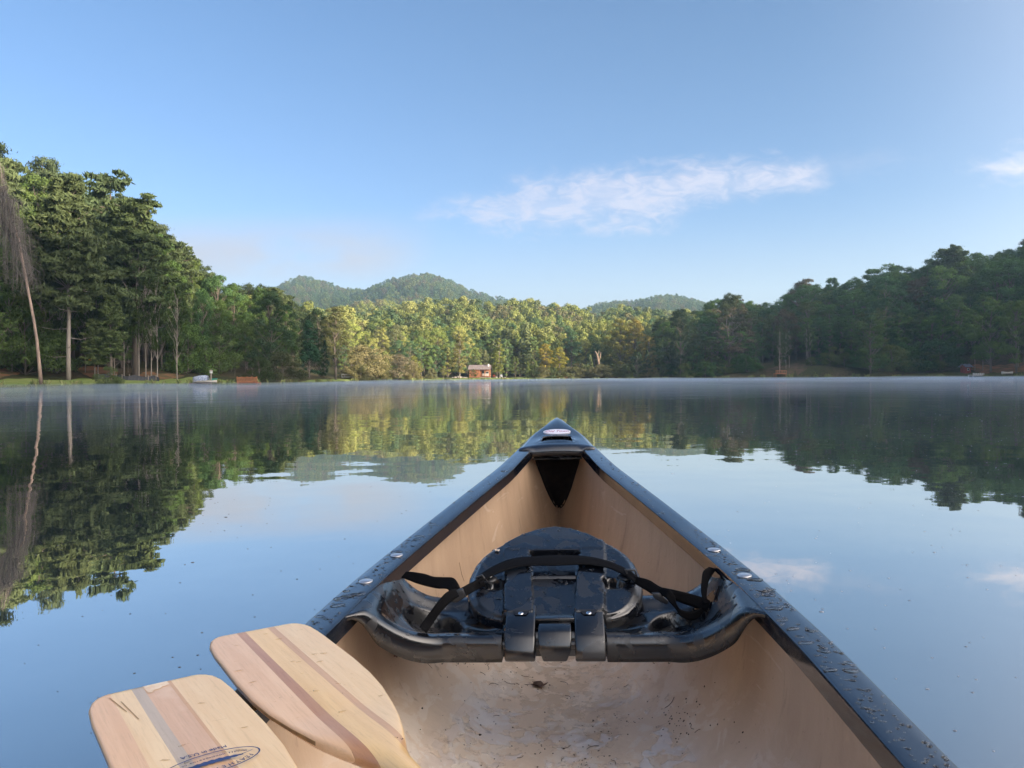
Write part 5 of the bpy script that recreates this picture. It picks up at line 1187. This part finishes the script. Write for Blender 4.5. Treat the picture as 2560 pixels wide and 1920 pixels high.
for sg in (-1, 1):
    m = MB(); A = [(-3.4, sg * 2.45, 2.38), (3.5, sg * 2.45, 2.38), (3.5, 0, 3.75), (-3.4, 0, 3.75)]; B = [(a, b, c + .12) for a, b, c in A]
    m.add(A + B, [(3, 2, 1, 0), (4, 5, 6, 7), (0, 1, 5, 4), (1, 2, 6, 5), (2, 3, 7, 6), (3, 0, 4, 7)]); m.build('roof', M_ROOF, cab)
m = MB(); m.add([(3.05, -2, 2.4), (3.05, 2, 2.4), (3.05, 0, 3.6), (-3.0, -2, 2.4), (-3.0, 2, 2.4), (-3.0, 0, 3.6)], [(0, 1, 2), (3, 5, 4)]); m.build('gable', M_ORW, cab)
bx('chimney', M_WHT, (2.55, 2.95, -1.0, -.6, 2.6, 4.1)); bx('cushions', M_WHT, (.7, 2.7, -.6, .0, .45, 1.15), None, .1)
place('broad', 1022 * 1.0, 797, 231, 1.5, (.06, .10, .035), 'small round dark green tree in front of the cabin wall')
house('house', 8, 124, 9, 8, 7.5, 2.6, 'house with blue grey roof among the trees at the left edge', M_GREYW, M_ROOFB, .5, 0, 'house', [(-2, 4.5, 1, 1.2), (2, 4.5, 1, 1.2)])
house('hut', 2414, shore_d(2086) + 5, 1.9, 1.9, 1.5, .7, 'little red hut with blue grey roof on the right shore', M_HUT, M_ROOFB, .2, .2, 'hut', [(0, .5, .5, .5)])
# stones, chairs and fire place by the cabin
def rock(px, d, r_, label, group, seed):
    x, y, z = gp(px, d); rs = np.random.default_rng(seed); bm = bmesh.new(); bmesh.ops.create_icosphere(bm, subdivisions=2, radius=r_)
    for v in bm.verts: v.co *= 1 + .22 * math.sin(v.co.x * 5 / r_ + seed) * math.cos(v.co.y * 4 / r_ + seed * 2) + rs.uniform(-.05, .05); v.co.z *= .6
    me = bpy.data.meshes.new('boulder'); bm.to_mesh(me); bm.free(); me.materials.append(M_ROCK); o = bpy.data.objects.new('boulder', me); o.location = (x, y, max(z, .05) + .1 * r_); link(o); tag(o, label, 'rock', group)
for i, (px, d, r_) in enumerate([(1138, 221, .55), (1146, 222, .8), (1152, 222.5, .6), (1160, 222, .45), (1132, 221, .4), (1166, 223, .35)]): rock(px, d, r_, 'pale boulder at the water edge left of the cabin', 'boulders left of the cabin', i)
for i, (px, d, r_) in enumerate([(1240, 231, .5), (1262, 232, .45), (1250, 230.5, .35)]): rock(px, d, r_, 'stone on the lawn right of the cabin', 'stones right of the cabin', 20 + i)
def chair(px, d, mat, label):
    x, y, z = gp(px, d); e = thing('garden_chair', (x, y, z), 2.9, label, 'chair', None)
    for nm, b_ in (('seat', (-.3, .3, -.3, .3, .38, .44)), ('backrest', (-.3, .3, .3, .36, .44, 1.05)), ('armrest', (-.36, -.29, -.3, .3, .62, .66)), ('armrest', (.29, .36, -.3, .3, .62, .66))): m = MB(); m.box(*b_); m.build(nm, mat, e)
    for sx in (-.27, .27):
        for sy in (-.27, .27): m = MB(); m.box(sx - .03, sx + .03, sy - .03, sy + .03, -.05, .379); m.build('leg', mat, e)
chair(1236, 233, M_HUT, 'red garden chair beside the pale trunks right of the cabin'); chair(1254, 234, M_WHT, 'white garden chair right of the cabin')
# snag and orange brush
x, y, z = gp(1497, 252); e = thing('dead_snag', (x, y, z), 0, 'broken pale dead trunk standing above the thicket on the far bank', 'dead tree')
m = MB(); m.tube([(0, 0, -.2), (.05, 0, 2.5), (-.1, 0, 5.0), (-.5, 0, 7.4), (-1.2, 0, 8.6)], [.42, .36, .42, .34, .16], 8); m.tube([(-.1, 0, 5.0), (.5, .1, 6.8), (.7, 0, 8.2)], [.3, .22, .08], 6); m.tube([(-.4, 0, 7.0), (0, 0, 8.0), (.1, .1, 8.9)], [.2, .13, .05], 5); m.build('trunk', pbr('snag_wood', (.25, .18, .13), (.17, .12, .09), .9, 3), e, True)
tb = MB(); rs = random.Random(9)
for i in range(26):
    a = rs.uniform(0, 6.28); z_ = rs.uniform(1.5, 7.5); L = rs.uniform(.5, 1.8); tb.tube([(0, 0, z_), (L * .6 * math.cos(a), L * .6 * math.sin(a), z_ + .1), (L * math.cos(a), L * math.sin(a), z_ + rs.uniform(-.5, .5))], [.06, .03, .012], 4, False)
tb.build('broken_branches', M_DEAD, e)
for px, w_, hh in ((1390, 1.5, .62), (1412, 1.2, .5)):
    x, y, z = gp(px, 240.6); tree('shrub', x, y, hh * 2.2, w_, (.34, .11, .05) if px == 1390 else (.26, .13, .06), 'orange red dry brush on the far bank right of the lawn' if px == 1390 else 'rusty low bush trailing right of the orange brush')

# the dead weeping tree at the left edge
x, y, z = gp(103, 80); e = thing('dead_weeping_tree', (x, y, z), 0, 'dead grey tree with leaning bare trunk and hanging twigs at the left edge', 'dead tree')
TP = [P(a, b, 80 + c) for a, b, c in ((103, 962, 0), (97, 900, 0), (92, 850, 0), (84, 798, 0), (72, 735, .3), (60, 671, .6), (47, 600, 1.0), (24, 530, 1.4), (-10, 478, 1.8), (-60, 445, 2.2))]; O = Vector((x, y, z))
m = MB(); m.tube([p - O for p in TP], [.20, .165, .15, .14, .13, .125, .115, .10, .08, .05], 8); m.build('trunk', pbr('bare_bark', (.30, .22, .17), (.20, .145, .115), .9, 2, stretch=(1, 1, .3)), e, True)
rs = random.Random(21); tb = MB(); tw = MB()
for i in range(78):
    f = rs.uniform(0, 1); b0 = TP[5].lerp(TP[9], f); 
    q = P(b0.x * 0 + rs.uniform(-70, 92), 0, 80); 
    ex = rs.uniform(-80, 90); top_y = 395 + max(0, ex) * 1.9 + rs.uniform(0, 90); mid_ = P(ex * .8, top_y, 80 + rs.uniform(-2.5, 3.5)); end = P(ex + rs.uniform(-6, 8), min(735 + rs.uniform(-40, 10), top_y + rs.uniform(90, 260)), 80 + (mid_.y - 80))
    rad = [.05, .035, .022, .012]
    a_ = b0.lerp(mid_, .55) + Vector((0, 0, .5)); pts = [b0, a_, mid_, mid_.lerp(end, .5) + Vector((rs.uniform(-.2, .2), 0, 0)), end]
    tb.tube([p - O for p in pts], [.05, .035, .026, .018, .009], 4, False)
    for k in range(13):
        t = rs.uniform(.15, 1); j = min(3, int(t * 4)); p = pts[j].lerp(pts[j + 1], t * 4 - j); L = rs.uniform(.5, 2.0); dx, dy = rs.uniform(-.7, .8), rs.uniform(-.6, .6)
        if p.z - L < 3.5: L = max(.2, p.z - 3.5)
        up_ = rs.uniform(-.1, .35); k1 = p - O + Vector((dx * .9, dy * .8, up_ * .6)); k2 = k1 + Vector((dx * .4 + rs.uniform(-.2, .2), dy * .3, -L * .45)); k3 = k2 + Vector((rs.uniform(-.25, .25), 0, -L * .5)); tw.tube([p - O, k1, k2, k3], [.015, .012, .010, .006], 3, False); tw.tube([k1, k1 + Vector((rs.uniform(-.5, .5), rs.uniform(-.3, .3), -L * .3)), k1 + Vector((rs.uniform(-.6, .6), 0, -L * .7))], [.010, .008, .005], 3, False)
tb.build('hanging_branches', M_DEAD, e); o = tw.build('twigs', M_DEAD, e); tag(o, kind='stuff')

# ------------------------------------------------------------------ drops, dirt and leaves
def drop_mat():
    m, t, out = new_mat('water_drop'); b = N(t, 'ShaderNodeBsdfPrincipled'); t.links.new(b.outputs[0], out.inputs[0])
    b.inputs['Base Color'].default_value = (1, 1, 1, 1); b.inputs['Roughness'].default_value = .0; b.inputs['IOR'].default_value = 1.33; b.inputs['Transmission Weight'].default_value = 1; return m
M_DROP = drop_mat()
bm = bmesh.new(); bmesh.ops.create_icosphere(bm, subdivisions=2, radius=1); ICO = [v.co.copy() for v in bm.verts]; ICF = [tuple(v.index for v in f.verts) for f in bm.faces]; bm.free()
def blobs(name, items, mat, parent, smooth=True):
    """items: centre, normal, long axis, (half length, half width, half height)"""
    m = MB()
    for c, nr_, ax, (a, b, h) in items:
        nr_ = nr_.normalized(); ax = (ax - nr_ * ax.dot(nr_)).normalized(); bi = nr_.cross(ax); ph = c.x * 91
        m.add([c + ax * (p.x * a * (1 + .12 * math.sin(p.y * 3 + ph))) + bi * (p.y * b * (1 + .3 * p.x * math.sin(ph)) + .18 * b * math.sin(p.x * 4 + ph)) + nr_ * (p.z * h) for p in ICO], ICF)
    o = m.build(name, mat, parent, smooth); return tag(o, kind='stuff')
rs = random.Random(77); it = []
for sg in (-1, 1):
    for i in range(330):
        S = rs.uniform(.72, 1.75) if rs.random() < .85 else rs.uniform(1.75, 2.5); w_ = GW(S); k = rs.uniform(.10, .92); big = rs.random() < (.13 if S < 1.5 else .04)
        L = rs.uniform(.006, .015) if big else rs.uniform(.0012, .004); xx = sg * (w_ - .054 * k); a = Vector((1, rs.uniform(-.5, .6) * sg, 0))
        if abs(xx) > w_ - L or abs(xx) < w_ - .054 + L * .8: L *= .5
        it.append((Vector((xx, S, GZc(S) + .0016)), Vector((0, 0, 1)), a, (L, L * rs.uniform(.3, .5) if big else L * .8, L * .2 + .0006)))
blobs('water_drops', it, M_DROP, canoe)
def bvh_of(objs):
    V = []; Fc = []
    for o in objs:
        b = len(V); V += [v.co.copy() for v in o.data.vertices]; Fc += [tuple(b + i for i in p.vertices) for p in o.data.polygons]
    return BVHTree.FromPolygons(V, Fc)
bv = bvh_of([seat, back]); it = []
while len(it) < 620:
    p, nr_, _, _ = bv.ray_cast(Vector((rs.uniform(-.33, .33), rs.uniform(1.30, 1.76), .6)), Vector((0, 0, -1)))
    if p is None or nr_.z < .3: continue
    L = rs.uniform(.002, .006) if rs.random() < .25 else rs.uniform(.001, .0024); it.append((p + nr_ * .0002, nr_, Vector((1, rs.uniform(-1, 1), 0)), (L, L * rs.uniform(.5, .9), L * .3)))
for i in range(16):   # drips hanging from the lower edge of the seat
    X = rs.uniform(-.25, .25); z_ = seat_top(X, s_near(X)) - .046; it.append((Vector((X, s_near(X) - .004, z_)), Vector((0, -1, 0)), Vector((0, 0, 1)), (.004, .0025, .0025)))
blobs('water_drops', it, M_DROP, seat)
for pad, nn_ in ((p1, 90), (p2, 26)):
    it = []
    for i in range(nn_):
        l = rs.uniform(.03, .47); h = hwd(l) * .85; x = rs.uniform(-h, h); L = rs.uniform(.003, .006) if rs.random() < .3 else rs.uniform(.001, .0022)
        th_ = .0046 + .0105 * sm((l - .34) / .18); z_ = th_ + .0035 * math.exp(-(x / .02) ** 2) * sm((l - .1) / .25) * (1 - sm((l - .36) / .14)) * (1 - sm((abs(x) / hwd(l) - .6) / .4) * .5)
        if l > .38: z_ = th_ * math.sqrt(max(.05, 1 - (x / hwd(l)) ** 2))
        it.append((Vector((x, -l, z_)), Vector((0, 0, 1)), Vector((1, rs.uniform(-.8, .2), 0)), (L, L * .45, L * .10)))
    blobs('water_drops', it, M_DROP, pad)
# dirt on the canoe floor
bh = bvh_of([hull]); M_DIRT = pbr('dirt', (.03, .022, .016), (.07, .05, .035), .9, 200); it = []; sticks = MB()
def on_hull(X, S):
    p, nr_, _, _ = bh.ray_cast(Vector((X, S, .31)), Vector((0, 0, -1)))
    if p is None: return None, None
    return p, (nr_ if nr_.z > 0 else -nr_)
cl = [(rs.uniform(-.26, .3), rs.uniform(1.45, 1.95)) for _ in range(9)] + [(.22, 1.56), (.24, 1.5), (.235, 1.53)]
for i in range(260):
    if rs.random() < .55: c = rs.choice(cl); X, S = c[0] + rs.gauss(0, .02), c[1] + rs.gauss(0, .03)
    else: X, S = rs.uniform(-.33, .33), rs.uniform(1.3, 2.1)
    p, nr_ = on_hull(X, S)
    if p is None: continue
    L = rs.uniform(.0008, .0022) * (1.7 if rs.random() < .08 else 1); it.append((p + nr_ * .0003, nr_, Vector((rs.uniform(-1, 1), rs.uniform(-1, 1), 0)), (L, L * .7, L * .5)))
blobs('dirt_specks', it, M_DIRT, canoe, False)
for i in range(30):
    X, S, a, L = rs.uniform(-.30, .28), rs.uniform(1.42, 2.0), rs.uniform(0, 6.28), rs.uniform(.008, .03); pts = []
    for k in range(4):
        p, nr_ = on_hull(X + L * k / 3 * math.cos(a + k * .3), S + L * k / 3 * math.sin(a + k * .3))
        if p is not None: pts.append(p + nr_ * .001)
    if len(pts) > 2: sticks.tube(pts, .0005, 4)
tag(sticks.build('pine_needles', M_DIRT, canoe), kind='stuff')
M_LEAFD = pbr('dead_leaf', (.055, .03, .022), (.10, .055, .035), .55, 120, bump=.6, bs=160, bd=.003)
def leaf(name, centre, nrm, r_, label, mat, stem=None, seed=0, cat='leaf'):
    V = []; n = 14; rq = random.Random(seed)
    for j in range(5):
        for i in range(n):
            a = 6.2832 * i / n; rad = r_ * j / 4 * (1 + .28 * math.sin(a * 5 + seed)); V.append((rad * math.cos(a), rad * .7 * math.sin(a), r_ * (.55 * (j / 4) ** 2 * abs(math.sin(a * 1.5 + seed)) + rq.uniform(-.05, .05)) + r_ * .06))
    Fc = [(j * n + i, j * n + (i + 1) % n, (j + 1) * n + (i + 1) % n, (j + 1) * n + i) for j in range(4) for i in range(n)]
    q_ = CM @ centre; e = empty(name, q_); e.rotation_euler = (CM.to_3x3() @ nrm).to_track_quat('Z', 'Y').to_euler(); tag(e, label, cat)
    o = mesh_obj('blade', V, Fc, mat, e, True); o.modifiers.new('t', 'SOLIDIFY').thickness = .0008
    if stem: m = MB(); m.tube([(0, 0, .002), (-stem * .5, .002, .006), (-stem, .004, .002)], [.0010, .0008, .0006], 5); m.build('stem', mat, e)
    return e
c = CL(1348, 1724, .735); p, nr_ = on_hull(c.x, c.y)
o = leaf('dead_leaf', p, nr_, .017, 'curled dark brown leaf with long stem on the canoe floor', M_LEAFD, .045, 2)
o.rotation_euler = (0, 0, 0)
c = CL(985, 1636, .60); hit = bh.ray_cast(CMI @ Vector((0, 0, CAMZ)), ((CMI @ P(985, 1636, 1)) - (CMI @ Vector((0, 0, CAMZ)))).normalized())
if hit[0] is not None:
    nn_ = hit[1] if hit[1].dot((CMI @ Vector((0, 0, CAMZ))) - hit[0]) > 0 else -hit[1]; leaf('leaf_scrap', hit[0] + nn_ * .001, nn_, .009, 'small brown leaf scrap stuck to the left inner wall below the seat', pbr('brown_scrap', (.16, .06, .035), (.10, .04, .025), .7, 100), None, 4)
hit = bv.ray_cast(CMI @ Vector((0, 0, CAMZ)), ((CMI @ P(1243, 1379, 1)) - (CMI @ Vector((0, 0, CAMZ)))).normalized())
if hit[0] is not None: leaf('petal', hit[0] + Vector((0, 0, .001)), Vector((0, -.3, 1)), .0055, 'tiny pale petal on the upper left of the black backrest', pbr('pale_petal', (.62, .52, .42), None, .6), None, 7, 'petal')
# specks floating on the lake
it = []; it2 = []
def hull_half(y): 
    s_ = y / math.cos(R(YAW)); return (GW(s_) + .02) if -1.5 < s_ < 3.0 else 0
while len(it) + len(it2) < 900:
    y = 1.0 + 14 * rs.random() ** 1.3; x = rs.uniform(-.85, .85) * y * .85
    cxx = CX0 + math.tan(R(YAW)) * y
    if abs(x - cxx) < hull_half(y): continue
    L = rs.uniform(.0016, .0034) * (1 + y * .12) * (1.8 if rs.random() < .05 else 1); (it if x < cxx else it2).append((Vector((x, y, .0004)), Vector((0, 0, 1)), Vector((1, 0, 0)), (L, L * .7, L * .25)))
blobs('floating_specks', it, pbr('pollen_specks', (.05, .055, .06), (.10, .10, .10), .6, 60), None); blobs('floating_bubbles', it2, pbr('foam_specks', (.42, .45, .52), (.16, .18, .22), .3, 30), None)

# things that would share a label are told apart by their place from left to right
_by = {}
for o in sc.objects:
    if o.parent is None and 'label' in o and 'category' in o: _by.setdefault(o['label'], []).append(o)
_num = {2: 'two', 3: 'three', 4: 'four', 5: 'five', 6: 'six', 7: 'seven'}; _ord = ['', 'second', 'third', 'fourth', 'fifth', 'sixth']
for lab, L in _by.items():
    if len(L) < 2 or len(L) > 7: continue
    L.sort(key=lambda o: math.atan2(o.location.x, o.location.y)); n = len(L)
    for i, o in enumerate(L):
        o['label'] = lab + (', leftmost of ' + _num[n] if i == 0 else ', rightmost of ' + _num[n] if i == n - 1 else ', %s from left of %s' % (_ord[i], _num[n]))
        if len(o['label'].split()) > 16: o['label'] = lab + (', leftmost' if i == 0 else ', rightmost' if i == n - 1 else ', %s from left' % _ord[i])
